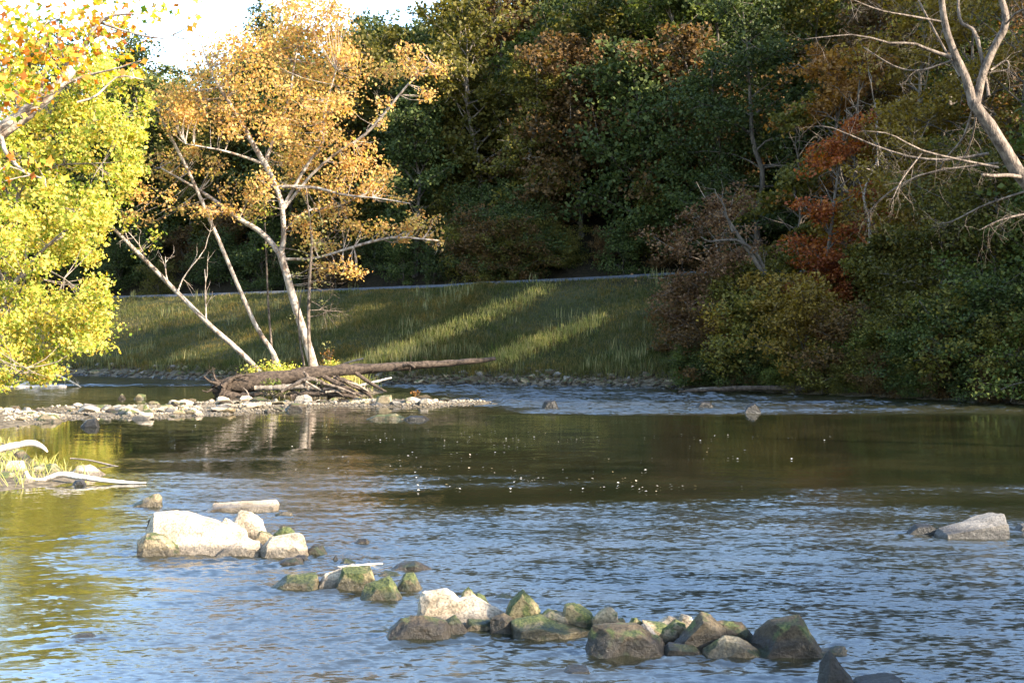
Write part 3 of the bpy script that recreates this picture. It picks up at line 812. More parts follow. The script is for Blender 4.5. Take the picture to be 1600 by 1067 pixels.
P = toe[j] + d * rng.uniform(0, 1.2, (2600, 1)) + np.stack((-d[:, 1], d[:, 0]), 1) * rng.uniform(-.1, 1.9, (2600, 1))
gravel('rubble', np.column_stack((P, H(P) + .03)), .26, M['stone_dark'], 'small rubble along the foot of the embankment')

# ------------------------------------------------------------------ trees
def grow_twigs(T, start, direction, length, r, rng, depth, ends, droop=.15, sides=4, kids=(2, 4)):
    n = 5
    d = np.array(direction, float); d /= np.linalg.norm(d) + 1e-9
    p = np.array(start, float); pts = [p.copy()]
    for k in range(n - 1):
        d = d + rng.normal(0, .16, 3); d[2] -= droop * .35; d /= np.linalg.norm(d)
        p = p + d * length / (n - 1); pts.append(p.copy())
    pts = np.array(pts)
    T.add(pts, np.linspace(r, r * .35, n), sides)
    ends.append(pts[-1])
    if depth > 0:
        for _ in range(rng.integers(*kids)):
            k = rng.integers(1, n)
            nd = d + rng.normal(0, .75, 3)
            grow_twigs(T, pts[k], nd, length * rng.uniform(.4, .7), r * .5, rng, depth - 1, ends, droop, sides, kids)

def gen_tree(seed, Ht, R, cb, nl, leaf, nleaf, wide=.45, up=.5, trunk_r=None):
    """meshes (trunk with limbs, crown of leaves) of a broadleaf tree with its base at the origin"""
    rng = np.random.default_rng(seed)
    T = Tubes()
    lean = rng.normal(0, .05, 2) * Ht
    tp = np.array([(lean[0] * t * t + rng.normal(0, .012 * Ht) * (t > 0), lean[1] * t * t + rng.normal(0, .012 * Ht) * (t > 0), t * Ht * .94 - .25 * (t == 0)) for t in np.linspace(0, 1, 9)])
    tp = spline(tp, 16)
    r0 = trunk_r or Ht * .0135
    T.add(tp, r0 * (1 - np.linspace(0, 1, 16) * .88) * np.where(np.arange(16) == 0, 1.5, 1), 8)
    clumps = []
    ga = rng.uniform(0, 6.28)
    for k in range(nl):
        t = cb + (1 - cb) * ((k + rng.uniform(0, .9)) / nl)
        p = tp[min(15, int(t * 15))]
        u = (t - cb) / (1 - cb)
        prof = max(.22, math.sin(math.pi * min(1, (u * (1 - wide) + wide * .55 + .06))) ** .8)
        ga += 2.4 + rng.normal(0, .5)
        ln = R * prof * rng.uniform(.7, 1.18)
        el = up + .55 * u + rng.normal(0, .15)
        d = np.array((math.cos(ga) * math.cos(el), math.sin(ga) * math.cos(el), math.sin(el)))
        pts = [p]
        for q in range(4):
            d = d + rng.normal(0, .13, 3); d[2] -= .05; d /= np.linalg.norm(d)
            pts.append(pts[-1] + d * ln / 4)
        pts = np.array(pts)
        T.add(pts, np.linspace(r0 * .42 * (1 - .6 * u), .02, 5), 5)
        for q in (2, 3, 4):
            clumps.append((pts[q], ln * .28))
        for q in range(rng.integers(3, 6)):
            a = pts[rng.integers(1, 5)]
            sd = d * .6 + rng.normal(0, .8, 3); sd[2] *= .6; sd /= np.linalg.norm(sd)
            b = a + sd * ln * rng.uniform(.3, .55)
            T.add(np.array((a, (a + b) / 2 + rng.normal(0, .05, 3), b)), (r0 * .13, r0 * .08, .012), 4)
            if rng.random() < .92: clumps.append((b, ln * .24))
    clumps.append((tp[-1], R * .3))
    w = np.array([max(c[1], .25) ** 1.3 for c in clumps]); w /= w.sum()
    num = rng.multinomial(nleaf, w)
    C = []
    for (c, s), n in zip(clumps, num):
        if n == 0: continue
        s = max(s, .3) * rng.uniform(.75, 1.25)
        o = rng.standard_normal((n, 3)); o /= np.linalg.norm(o, axis=1)[:, None]
        o *= (rng.uniform(0, 1, (n, 1)) ** .5) * s * np.array((1.25, 1.25, .72))
        o += rng.normal(0, .1 * s, (n, 3))
        C.append(c + o)
    C = np.concatenate(C)
    C = C[C[:, 2] > .15]
    tm = T.mesh('trunk', M['bark_dark'])
    cm = leaves_mesh('crown', C, leaf, rng, M['leaf_green'])
    return tm, cm

# rays of the two shafts of sunlight let onto the embankment by gaps cut in the crowns on the right: row of (Y, Z) where they cross x = 25
def slope_hit(u, v):
    Y = np.arange(78, 112, .25)
    q = np.array([px(u, v, k) for k in Y])
    hit = np.where(q[:, 2] <= H(q[:, :2]))[0]
    return q[hit[0]] if len(hit) else q[-1]
def to_plane(q):
    q = np.atleast_2d(q); t = (25 - q[:, 0]) / TO_SUN[0]
    return q[:, 1] + t * TO_SUN[1], q[:, 2] + t * TO_SUN[2]
SHAFTS = []
for line in ([(545, 578, 14), (600, 556, 13), (680, 528, 11), (760, 493, 9), (850, 456, 6)], [(760, 572, 9), (800, 553, 11), (870, 522, 10), (940, 496, 9), (985, 478, 6)], [(300, 556, 10), (360, 535, 10), (400, 520, 6)], [(500, 512, 7), (540, 496, 7), (575, 482, 4)]):
    lo, hi = [], []
    for u, v, w in line:
        a = to_plane(slope_hit(u, v + w)); b = to_plane(slope_hit(u, v - w))
        lo.append((a[0][0], a[1][0])); hi.append((b[0][0], b[1][0]))
    SHAFTS.append((np.array(lo), np.array(hi)))
def in_shaft(C):
    y, z = to_plane(C); m = np.zeros(len(C), bool)
    for lo, hi in SHAFTS:
        a = np.interp(y, lo[:, 0], lo[:, 1]); b = np.interp(y, hi[:, 0], hi[:, 1])
        a, b = np.minimum(a, b), np.maximum(a, b)
        m |= (z > a - .45) & (z < b + .45) & (y > min(lo[0, 0], hi[0, 0])) & (y < max(lo[-1, 0], hi[-1, 0]))
    return m

def put_tree(name, meshes, x, y, scale, rot, bark, leaf, label, cat='tree', group=None, z=None, sz=1.0):
    t = thing(name, label, cat, (x, y, (Hz(x, y) if z is None else z) - .05), group)
    t.rotation_euler = (0, 0, rot); t.scale = (scale, scale, scale * sz)
    for nm, me, mt in (('trunk', meshes[0], bark), ('crown', meshes[1], leaf)):
        if me is None: continue
        if nm == 'crown' and x > 9 and y > 45:               # crowns in the sun's way: leaves along the shafts are cut out
            co = np.empty(len(me.vertices) * 3, np.float32); me.vertices.foreach_get('co', co)
            co = co.reshape(-1, 4, 3); c = co.mean(1)
            cr, sr = math.cos(rot), math.sin(rot)
            w = np.column_stack(((c[:, 0] * cr - c[:, 1] * sr) * scale + x, (c[:, 0] * sr + c[:, 1] * cr) * scale + y, c[:, 2] * scale * sz + t.location.z))
            hit = in_shaft(w)
            if hit.any():
                k = co[~hit]
                me = mesh_np('crown', k.reshape(-1, 3), np.arange(len(k) * 4).reshape(-1, 4), M['leaf_green'])
        o = obj(nm, me, t)
        o.material_slots[0].link = 'OBJECT'; o.material_slots[0].material = M[mt]
    return t

VAR = [gen_tree(100, 16, 4.6, .12, 30, .29, 11000), gen_tree(101, 17, 3.8, .14, 32, .28, 11000, .5), gen_tree(102, 15, 5.0, .1, 30, .30, 11500, .4),
       gen_tree(103, 19, 4.2, .16, 32, .28, 11500, .55, .6), gen_tree(104, 14, 3.6, .1, 28, .26, 10000, .5), gen_tree(105, 17, 4.8, .16, 28, .30, 9500, .4, .3),
       gen_tree(106, 18, 3.2, .08, 34, .26, 11000, .75, .1)]
SPARSE = gen_tree(107, 16, 4.0, .3, 26, .28, 2600, .5)
BUSH = [gen_tree(110, 3.6, 2.2, .05, 20, .14, 6000, .5), gen_tree(111, 3.0, 2.4, .05, 20, .14, 6000, .5), gen_tree(112, 4.6, 2.0, .05, 22, .14, 6000, .5)]

ORD = ['first', 'second', 'third', 'fourth', 'fifth', 'sixth', 'seventh', 'eighth', 'ninth', 'tenth', 'eleventh', 'twelfth', 'thirteenth', 'fourteenth', 'fifteenth', 'sixteenth', 'seventeenth', 'eighteenth', 'nineteenth', 'twentieth']
ORD += ['twenty ' + o for o in ORD[:9]] + ['thirtieth'] + ['thirty ' + o for o in ORD[:9]] + ['fortieth'] + ['forty ' + o for o in ORD[:9]]
def along(d, s):
    """point a distance d behind the far bank, s = 0..1 along its visible reach"""
    c = offset_curve(FAR, d)
    vis = np.where((FAR[:, 0] > -62) & (FAR[:, 1] > 58))[0]
    i = vis[0] + s * (vis[-1] - vis[0]); k = int(i); f = i - k
    k = min(k, len(c) - 2)
    return c[k] * (1 - f) + c[k + 1] * f

# hillside forest
rng = np.random.default_rng(42)
hill = []
gx, gy = np.meshgrid(np.arange(-72, 52, 5.6), np.arange(86, 172, 5.6))
G = np.stack((gx.ravel(), gy.ravel()), 1); G[:, 0] += np.where((np.round((G[:, 1] - 86) / 5.6) % 2) > 0, 2.8, 0)
G += rng.uniform(-1.7, 1.7, G.shape)
dG = poly_dist(G, FAR); insG = inside(G); uG = G[:, 0] / G[:, 1] * F + 800
for (x, y), dd, i_, u in zip(G, dG, insG, uG):
    if i_ or dd < 25.5 or dd > 92 or u < -60 or u > 1700: continue
    if u > 1180 and dd < 34: continue
    hill.append((x, y, int(np.searchsorted((31, 37, 43, 49, 56, 63, 71), dd)), u))
KIND_TXT = {'darkgreen': 'dark green', 'green': 'mid green', 'olive': 'olive', 'rust': 'rust brown', 'gold': 'golden', 'orange': 'orange', 'pale': 'sun tinted pale yellow'}
picked = []
for x, y, row, u in hill:
    if 700 < u < 880 and row in (4, 5) and rng.random() < .5: kd = 'pale'  # pale leaf colour stands in for sunlit treetops
    elif u < 700: kd = rng.choice(['darkgreen', 'green', 'olive', 'darkgreen'])
    elif u < 1000 and row < 4: kd = rng.choice(['olive', 'rust', 'olive', 'darkgreen', 'green', 'green'])
    elif u < 1000: kd = rng.choice(['olive', 'green', 'darkgreen', 'pale', 'green', 'darkgreen'])  # pale picks again imitate sunlit crowns
    elif u < 1200: kd = rng.choice(['darkgreen', 'darkgreen', 'green', 'olive', 'rust'])
    else: kd = rng.choice(['olive', 'green', 'rust', 'gold', 'darkgreen'])
    picked.append((x, y, row, u, kd))
picked.sort(key=lambda t: t[3])
ROWTXT = ['front row above the road', 'second row above the road', 'third row up the hillside', 'fourth row up the hillside', 'fifth row up the hillside', 'sixth row up the hillside', 'seventh row up the hillside', 'topmost row of the hillside']
num = {}
for x, y, row, u, kd in picked:
    n = num.get((row, kd), 0); num[(row, kd)] = n + 1
    lab = f"{ORD[n]} {KIND_TXT[kd]} tree from the left, {ROWTXT[row]}"
    put_tree('forest_tree', VAR[rng.integers(len(VAR))], x, y, rng.uniform(.85, 1.2), rng.uniform(0, 6.28), 'bark_grey' if rng.random() < .4 else 'bark_dark', 'leaf_' + kd, lab, 'tree', 'trees of the wooded hillside')
# undergrowth at the edge of the wood
shn = {}
for k in range(110):
    p = along(rng.uniform(22.9, 28), (k + rng.uniform(0, .8)) / 110)
    u = p[0] / p[1] * F + 800
    if u < 60 or u > 1250: continue
    kd = str(rng.choice(['darkgreen', 'olive', 'rust', 'darkgreen']))
    put_tree('forest_shrub', BUSH[rng.integers(3)], p[0], p[1], rng.uniform(.55, 1.25), rng.uniform(0, 6.28), 'bark_dark', 'leaf_' + kd, f'{ORD[shn.get(kd, 0)]} {KIND_TXT[kd]} shrub from the left in the undergrowth beside the road', 'shrub', 'undergrowth shrubs along the road')
    shn[kd] = shn.get(kd, 0) + 1

# wooded right bank
def bank_tree(seed, u, Y, Ht, R, leaf, label, cb=.12, nl=26, size=.24, n=7000, bark='bark_dark', wide=.5, name='bank_tree', up=.35, rot=0):
    x = (u - 800) / F * Y
    return put_tree(name, gen_tree(seed, Ht, R, cb, nl, size, n, wide, up), x, Y, 1, rot, bark, 'leaf_' + leaf, label)
BANK = [
 (1115, 77.5, 8.8, 3.0, 'pinkbrown', 'pinkish brown bushy tree where the grassy embankment ends', .08),
 (1075, 79.5, 4.2, 2.2, 'rust', 'low russet shrub in front of the grassy embankment end', .05),
 (1205, 73.5, 3.8, 2.6, 'gold', 'small golden tree leaning out low over the dark waterline', .08),
 (1165, 75.0, 5.2, 2.3, 'olive', 'olive shrub between the golden tree and pinkish brown tree', .06),
 (1300, 75.2, 12.6, 2.3, 'red', 'narrow red tree glowing in the wooded bank', .12),
 (1320, 84.0, 15.0, 3.2, 'orange', 'tall orange tree behind the narrow red tree', .20),
 (1290, 73.4, 5.0, 1.8, 'red', 'low red shrub glowing beneath the narrow red tree', .05),
 (1325, 79.5, 15.0, 2.4, 'orange', 'slim orange tree rising behind the narrow red tree', .08),
 (1245, 84.0, 11.5, 2.8, 'olive', 'yellow olive tree between red tree and dark hillside trees', .12),
 (1370, 77.0, 12.5, 3.2, 'gold', 'tall golden tree just past the narrow red tree', .10),
 (1385, 72.0, 5.5, 2.6, 'olive', 'low olive tree overhanging the ledge stones', .06),
 (1450, 72.5, 11.0, 3.6, 'gold', 'tree with sparse golden leaves behind the overhanging bank trees', .10),
 (1470, 68.5, 7.0, 3.0, 'olive', 'leafy olive tree overhanging the water between two green ones', .06),
 (1555, 66.0, 9.5, 3.6, 'olive', 'broad olive tree drooping to the water near the picture edge', .06),
 (1630, 62.5, 7.5, 3.4, 'green', 'green tree partly cut by the picture edge at the waterline', .05),
 (1430, 84.0, 17.0, 4.2, 'gold', 'golden tree behind the bare white limbs', .2),
 (1530, 80.0, 17.5, 4.4, 'gold', 'tall yellowing tree behind the bare white limbs', .2),
 (1620, 75.0, 17.0, 4.6, 'gold', 'tall golden tree at the upper picture edge', .15),
 (1350, 92.0, 20.0, 4.4, 'rust', 'tall rust tree on the slope behind the orange tree', .2),
 (1190, 95.0, 19.0, 4.0, 'darkgreen', 'tall dark green tree beside the yellow olive tree', .15),
 (1120, 99.0, 16.0, 3.8, 'darkgreen', 'dark green tree behind the pinkish brown bushy tree', .1),
 (1480, 93.0, 20.0, 4.6, 'darkgreen', 'tall dark green tree on the slope behind the golden tree', .2),
]
for i, (u, Y, h, r, lf, lab, cb) in enumerate(BANK):
    bank_tree(200 + i, u, Y, h, r, lf, lab, cb, 26 if h > 6 else 20, .165 if Y < 82 else .23, int(5500 + r * 2000), 'bark_dark' if i % 3 else 'bark_grey')
# unseen trees added on the right bank to shade the embankment
SHADE = [(27, 64, .95), (31, 69, 1.0), (34, 75, 1.1), (41, 53, 2.0), (44, 57, 2.1), (40, 60, 2.05), (47, 61, 2.15), (43, 65, 1.9), (51, 56, 2.2), (55, 51, 2.3), (52, 66, 2.0), (58, 60, 2.3), (43, 71, 1.5), (48, 76, 1.6), (40, 79, 1.5), (55, 72, 1.8), (62, 66, 2.2)]
for i, (x, y, s) in enumerate(SHADE):
    put_tree('bank_tree', VAR[i % len(VAR)], x, y, s, i * 1.3, 'bark_dark', 'leaf_' + ['green', 'olive', 'rust', 'gold'][i % 4], 'unseen broadleaf tree added to shade the grassy embankment', 'tree', 'unseen trees added to shade the embankment')
for i, (x, y, s) in enumerate([(26.5, 55, .55), (29.5, 52.5, .5), (29, 58.5, .6), (33, 55.5, .55)]):  # unseen trees added to darken the low bank at the right
    put_tree('bank_tree', VAR[(i * 3 + 1) % len(VAR)], x, y, s, i * 2.1, 'bark_dark', 'leaf_olive', 'unseen small broadleaf tree added to shade the wooded bank', 'tree', 'unseen small trees added for shade on the bank')
SHR = [(1100, 'rust', 'russet', 'below the pinkish brown tree'), (1150, 'olive', 'olive', 'under the golden bank tree'), (1260, 'gold', 'golden', 'below the dark leaning trunk'), (1310, 'rust', 'brown', 'below the narrow red tree'),
       (1345, 'olive', 'olive', 'just past the narrow red tree'), (1410, 'olive', 'olive brown', 'over the thick dark log'), (1445, 'green', 'green', 'above the ledge stones'), (1500, 'olive', 'olive', 'between the overhanging green trees'),
       (1540, 'darkgreen', 'dark green', 'beneath the broad drooping tree'), (1585, 'olive', 'olive', 'near the lower picture edge of the wooded bank'), (1640, 'green', 'green', 'cut by the picture edge at the waterline')]
fb = FAR[(FAR[:, 0] > 5) & (FAR[:, 1] > 40)]
for i, (u, lf, cn, where) in enumerate(SHR):
    ub = fb[:, 0] / fb[:, 1] * F + 800
    k = int(np.argmin(np.abs(ub - u)))
    put_tree('bank_shrub', BUSH[i % 3], fb[k, 0] + .3, fb[k, 1] + .9, rng.uniform(.8, 1.15), i * 1.1, 'bark_dark', 'leaf_' + lf, f'{cn} shrub hanging over the waterline {where}', 'shrub')
for i in range(26):
    u = 1060 + i * 23 + rng.uniform(-8, 8)
    k = int(np.argmin(np.abs(fb[:, 0] / fb[:, 1] * F + 800 - u)))
    put_tree('waterside_bush', BUSH[(i * 2) % 3], fb[k, 0] + rng.uniform(-.1, .3), fb[k, 1] + rng.uniform(.3, .6), rng.uniform(.38, .62), i * .9, 'bark_dark', 'leaf_' + ['olive', 'darkgreen', 'rust', 'green'][int(rng.integers(4))], f'{ORD[i]} low bush from the embankment end along the wooded waterline', 'bush', 'low bushes along the wooded waterline')
for i, (x, y, s) in enumerate([(14.5, 8.0, .40), (17.5, 9.8, .46), (16.5, 5.5, .44), (20, 7.5, .48)]):  # unseen trees added to shade the right half of the weir
    put_tree('bank_tree', VAR[(i * 2) % len(VAR)], x, y, s, i * 1.7, 'bark_dark', 'leaf_green', 'unseen young broadleaf tree added on the near bank to shade the weir', 'tree', 'unseen young trees added to shade the weir')

# ------------------------------------------------------------------ trees drawn limb by limb
THIN = 1.0
def limb(T, P, Y, n=14, sides=7, dY=0.0, dspread=0.0, rng=None, wob=.03):
    """P rows: x, y, radius in photo pixels; Y depth; dY = depth drift along the limb"""
    P = np.array(P, float)
    S = spline(P, n)
    out = []
    for k, (x, y, r) in enumerate(S):
        yy = Y + dY * k / (n - 1)
        q = px(x, y, yy); out.append((q[0], q[1], q[2], max(r * THIN, .35) / F * yy))
    out = np.array(out)
    T.add(out[:, :3], out[:, 3], sides, wob, rng)
    return out[:, :3]

def pads_to_leaves(pads, Y, spread, dens, rng, sub=7, flat=.6, soft=.3):
    """pads rows: x, y, rx, ry in photo pixels, optional depth offset; leaf centres gathered into sub clumps"""
    C = []; cen = []
    for p in pads:
        x, y, rx, ry = p[:4]
        y0 = Y + (p[4] if len(p) > 4 else rng.normal(0, spread))
        c = px(x, y, y0); ax, az = rx / F * y0, ry / F * y0
        ay = (ax + az) * .5
        n = max(4, int(dens * ax * az))
        k = max(2, int(sub * math.sqrt(ax * az)))
        o = rng.standard_normal((k, 3)); o /= np.linalg.norm(o, axis=1)[:, None]
        o *= rng.uniform(.25, 1, (k, 1)) ** .5
        sc = c + o * np.array((ax, ay, az))
        w = rng.integers(0, k, n)
        s = soft * min(ax, az) + .12
        C.append(sc[w] + rng.standard_normal((n, 3)) * s * np.array((1, 1, flat)))
        cen.append(sc)
    return np.concatenate(C), np.concatenate(cen)

def connect(T, nodes, ends, rng, r=.018, maxlen=3.5, frac=1.0, sides=4):
    for e in ends:
        if rng.random() > frac: continue
        d = np.linalg.norm(nodes - e, axis=1) + .6 * np.clip(nodes[:, 2] - e[2], 0, None)
        a = nodes[np.argmin(d)]
        if np.linalg.norm(a - e) > maxlen: 
            continue
        m = (a + e) / 2 + np.array((0, 0, -.06 * np.linalg.norm(a - e))) + rng.normal(0, .08, 3)
        T.add(spline([a, m, e], 5), np.linspace(r * 1.4, r * .4, 5), sides)

def limb_tree(name, label, base, tubes_mesh, crown_mesh, cat='tree', group=None):
    t = thing(name, label, cat, base, group)
    for nm, me in (('trunk', tubes_mesh), ('crown', crown_mesh)):
        if me is None: continue
        me.transform(__import__('mathutils').Matrix.Translation(-Vector(base)))
        obj(nm, me, t)
    return t

# the sycamore on the island
THIN = .66
rng = np.random.default_rng(7)
YS = 70.5
T = Tubes(); nodes = []
nodes.append(limb(T, [(496,590,14),(490,572,11.5),(478,530,10),(462,480,9.5),(448,430,9),(438,395,9.5)], YS, 16, 9, 0, 0, rng))
for P, dy in [
  ([(438,398,7.5),(410,365,6.5),(370,340,5.5),(330,310,4.5),(290,285,3),(250,262,1.8)], 1.5),
  ([(438,398,7.5),(443,370,6.5),(440,320,6),(428,285,7),(413,255,8)], -.3),
  ([(414,257,7),(395,225,6),(370,180,5),(345,140,4),(325,100,3),(310,50,1.6)], -1),
  ([(413,257,6),(427,220,4),(450,160,3.2),(460,100,2.5),(472,30,1.4)], 1.2),
  ([(430,292,4.5),(470,292,4),(500,295,3.5),(540,305,3),(590,310,2),(640,318,1)], -2),
  ([(441,325,4),(480,258,3.5),(503,225,3.5),(506,180,3),(525,110,1.6)], -1.5),
  ([(441,330,4),(485,275,3.5),(525,240,3.2),(565,215,3.5),(590,190,3.4),(615,160,3),(640,130,2.5),(675,100,1.3)], -2.2),
  ([(445,405,4),(490,404,3),(540,390,3.2),(580,378,3.4),(620,371,3),(685,376,1.5)], -2.5),
  ([(413,257,4),(380,245,3.2),(345,235,2.4),(290,225,1.2)], -1.8),
  ([(444,360,3),(480,330,2.6),(530,322,2),(570,300,1.2)], 1.8)]:
    nodes.append(limb(T, P, YS, 14, 7, dy, 0, rng))
nodes = np.concatenate(nodes)
PADS = [(470,40,55,42),(520,60,40,40),(430,60,45,40),(380,90,50,40),(330,110,52,42),(290,145,42,38),(480,110,60,40),(540,110,30,48),(400,140,55,35),(552,90,25,25),(470,5,50,30),(515,15,30,25),
        (268,190,40,26),(310,170,48,28),(350,190,38,28),(300,245,34,16),(252,258,36,20),(335,262,16,18),(460,170,58,38),(520,180,44,34),(480,230,55,34),(540,240,38,28),(425,205,26,28),
        (575,270,42,22),(560,298,38,16),(500,290,42,22),(600,296,28,15),(628,310,18,10),(240,302,34,15),(380,300,42,18),(340,330,34,14),(400,330,26,16),(420,290,20,22),
        (560,358,46,12),(620,350,34,16),(660,352,26,18),(640,370,44,9),(688,376,12,6),(540,420,34,14),(500,425,26,14),(480,350,34,20),(520,330,36,16),(500,382,28,16),
        (620,110,42,22),(660,100,36,22),(640,85,24,16),(690,105,16,12),(672,150,20,12),(600,160,16,10),(590,188,18,10),(565,225,20,14),(450,260,30,22),(290,330,30,10),(220,340,24,14)]
C, ends = pads_to_leaves(PADS, YS - .5, 1.8, 540, rng, 13, .75, .26)
connect(T, nodes, ends, rng, .014, 3.2)
n2 = np.concatenate((nodes, ends))
for e in ends:
    if rng.random() < .5: grow_twigs(T, e, rng.normal(0, 1, 3) + (0, 0, .4), rng.uniform(.3, .8), .008, rng, 1, [], .05, 3, (1, 3))
base = tuple(px(492, 585, YS))
base = (base[0], base[1], Hz(base[0], base[1]))
limb_tree('sycamore_tree', 'large forked sycamore with orange leaves and white limbs on the gravel island', base,
          T.mesh('trunk', M['bark_syc']), leaves_mesh('crown', C, .14, rng, M['leaf_sycamore'], .2, .5))

# companions on the island
T = Tubes()
nd = [limb(T, [(410,590,8),(405,580,6.5),(370,545,6.5),(330,510,6),(270,450,5.5),(220,400,5),(185,365,4.2),(150,330,2.5)], 69.5, 20, 8, 1.0, 0, rng, .05)]
ends = []
for (x, y, dx, dz, ln) in [(228,408,-.3,1,1.7),(322,500,.12,1,2.6),(278,455,.5,1,2.6),(262,440,-.1,1,1.3),(205,385,-.2,1,1.6)]:
    grow_twigs(T, px(x, y, 69.9), (dx, rng.normal(0, .2), dz), ln, .045, rng, 2, ends, -.05)
C, e2 = pads_to_leaves([(185,350,22,14),(235,365,18,10),(215,395,12,8),(245,385,10,6)], 70, .6, 260, rng)
connect(T, nd[0], e2, rng, .014, 2.2)
b = px(408, 588, 69.5); base = (b[0], b[1], Hz(b[0], b[1]))
limb_tree('leaning_tree', 'nearly bare trunk leaning steeply away from the sycamore over the water', base, T.mesh('trunk', M['bark_syc']), leaves_mesh('crown', C, .16, rng, M['leaf_yellowgreen']))

T = Tubes()
nd = [limb(T, [(436,575,6.5),(425,548,5.8),(400,510,5.2),(365,430,5),(335,360,4.6),(300,280,4),(270,220,3.4),(245,170,2.2),(236,150,1.2)], 71.0, 20, 8, -.5, 0, rng, .04)]
ends = []
grow_twigs(T, px(247, 176, 70.6), (.5, 0, 1), .8, .03, rng, 1, ends)
b = px(436, 580, 71.0); base = (b[0], b[1], Hz(b[0], b[1]))
C, e2 = pads_to_leaves([(262,205,14,10),(248,160,16,10),(300,270,12,8)], 70.6, .3, 260, rng)
limb_tree('leaning_tree', 'slender pale trunk without branches slanting up across the sycamore crown', base, T.mesh('trunk', M['bark_syc']), leaves_mesh('crown', C, .15, rng, M['leaf_sycamore']))

T = Tubes()
nd = [limb(T, [(427,580,3.2),(424,540,3),(419,470,2.6),(416,400,2),(412,300,1.2)], 72, 12, 6, 0, 0, rng),]
C, e2 = pads_to_leaves([(415,320,16,22),(400,350,14,10),(425,380,12,12)], 72, .3, 240, rng)
connect(T, nd[0], e2, rng, .012, 1.5)
b = px(427, 585, 72); base = (b[0], b[1], Hz(b[0], b[1]))
limb_tree('sapling', 'thin straight yellowish sapling between slender pale trunk and the sycamore', base, T.mesh('trunk', M['bark_pale']), leaves_mesh('crown', C, .14, rng, M['leaf_yellowgreen']))

T = Tubes(); ends = []
nd = [limb(T, [(487,590,5),(483,540,4.4),(482,490,4),(484,430,3.8),(487,380,3),(482,330,2),(478,290,1)], 69.3, 14, 7, 0, 0, rng)]
nd.append(limb(T, [(478,588,3),(470,540,2.6),(466,500,2),(470,460,1.4)], 69.6, 8, 6, 0, 0, rng))
for (x, y, dx, dz) in [(484,470,1,-.15),(483,495,1,-.05),(484,450,1,.05),(485,420,1,.2),(486,400,-1,.4),(486,390,1,.5),(484,350,-.6,.8),(483,340,.7,.8),(485,440,1,-.1),(485,380,.9,.15),(483,485,1,-.2)]:
    grow_twigs(T, px(x, y, 69.3), (dx, rng.normal(0, .35), dz), rng.uniform(1.1, 2.3), .022, rng, 2, ends, .1, 4, (2, 5))
C, e2 = pads_to_leaves([(488,390,22,16),(470,350,22,14),(500,350,20,12),(470,430,14,10),(505,445,12,8),(498,475,8,8),(462,500,10,10),(520,540,12,8)], 69.3, .5, 190, rng)
b = px(487, 592, 69.3); base = (b[0], b[1], Hz(b[0], b[1]))
limb_tree('twiggy_tree', 'thin twiggy grey tree close against the sycamore trunk', base, T.mesh('trunk', M['bark_pale']), leaves_mesh('crown', C, .13, rng, M['leaf_pale']))

# shrubs and weeds at the foot of the sycamore
def weed(name, label, u, v, Y, wpx, hpx, leaf, n, rng, cat='shrub', group=None, size=.11):
    b = px(u, v, Y); z = max(Hz(b[0], b[1]), .05); base = np.array((b[0], b[1], z))
    w = wpx / F * Y / 2; h = hpx / F * Y
    T = Tubes(); C = []
    for k in range(9):
        a = rng.uniform(0, 6.28); tip = base + np.array((math.cos(a) * w * rng.uniform(.2, 1), math.sin(a) * w * rng.uniform(.2, .8), h * rng.uniform(.6, 1)))
        T.add(spline([base - (0, 0, .05), (base + tip) / 2 + (0, 0, h * .12), tip], 6), np.linspace(.018, .006, 6), 4)
        m = n // 9; t = rng.uniform(.2, 1.05, (m, 1)) ** .7
        C.append(base + (tip - base) * t + rng.normal(0, .17 * max(w, .3), (m, 3)) * (1, 1, .7))
    C = np.concatenate(C); C[:, 2] = np.maximum(C[:, 2], z + .03)
    t = thing(name, label, cat, tuple(base), group)
    tm = T.mesh('stem', M['bark_grey']); cm = leaves_mesh('foliage', C, size, rng, M['leaf_' + leaf], .3)
    for nm, me in (('stem', tm), ('foliage', cm)):
        me.transform(__import__('mathutils').Matrix.Translation(-Vector(base))); obj(nm, me, t)
weed('island_shrub', 'bright yellow green shrub between the steep leaning trunk and slender trunk', 400, 588, 69.8, 50, 44, 'yellowgreen', 700, rng)
weed('island_shrub', 'yellow green weeds filling the island in front of slender trunk', 440, 590, 69.0, 64, 40, 'yellowgreen', 900, rng)
weed('island_shrub', 'golden green shrub at the foot of the sycamore trunk', 478, 592, 68.6, 40, 36, 'olive', 500, rng)
weed('island_shrub', 'light green shrub just past the sycamore trunk', 512, 590, 69.4, 46, 34, 'yellowgreen', 600, rng)
weed('island_shrub', 'orange leaved sprig behind the sycamore trunk', 512, 570, 71.0, 34, 46, 'orange', 160, rng)
weed('bar_plant', 'small green plant growing before the dark fallen log', 428, 620, 65.6, 44, 24, 'green', 260, rng, 'plant')
weed('bar_plant', 'small green plant at the foot of the tangled driftwood heap', 498, 622, 65.3, 40, 26, 'green', 260, rng, 'plant')
weed('bar_plant', 'pale green sprig growing out of the fallen log', 444, 604, 66.4, 16, 14, 'green', 80, rng, 'plant')
weed('bar_plant', 'tiny orange seedling on the gravel past the pale square rock', 650, 630, 62.5, 16, 14, 'orange', 50, rng, 'plant')

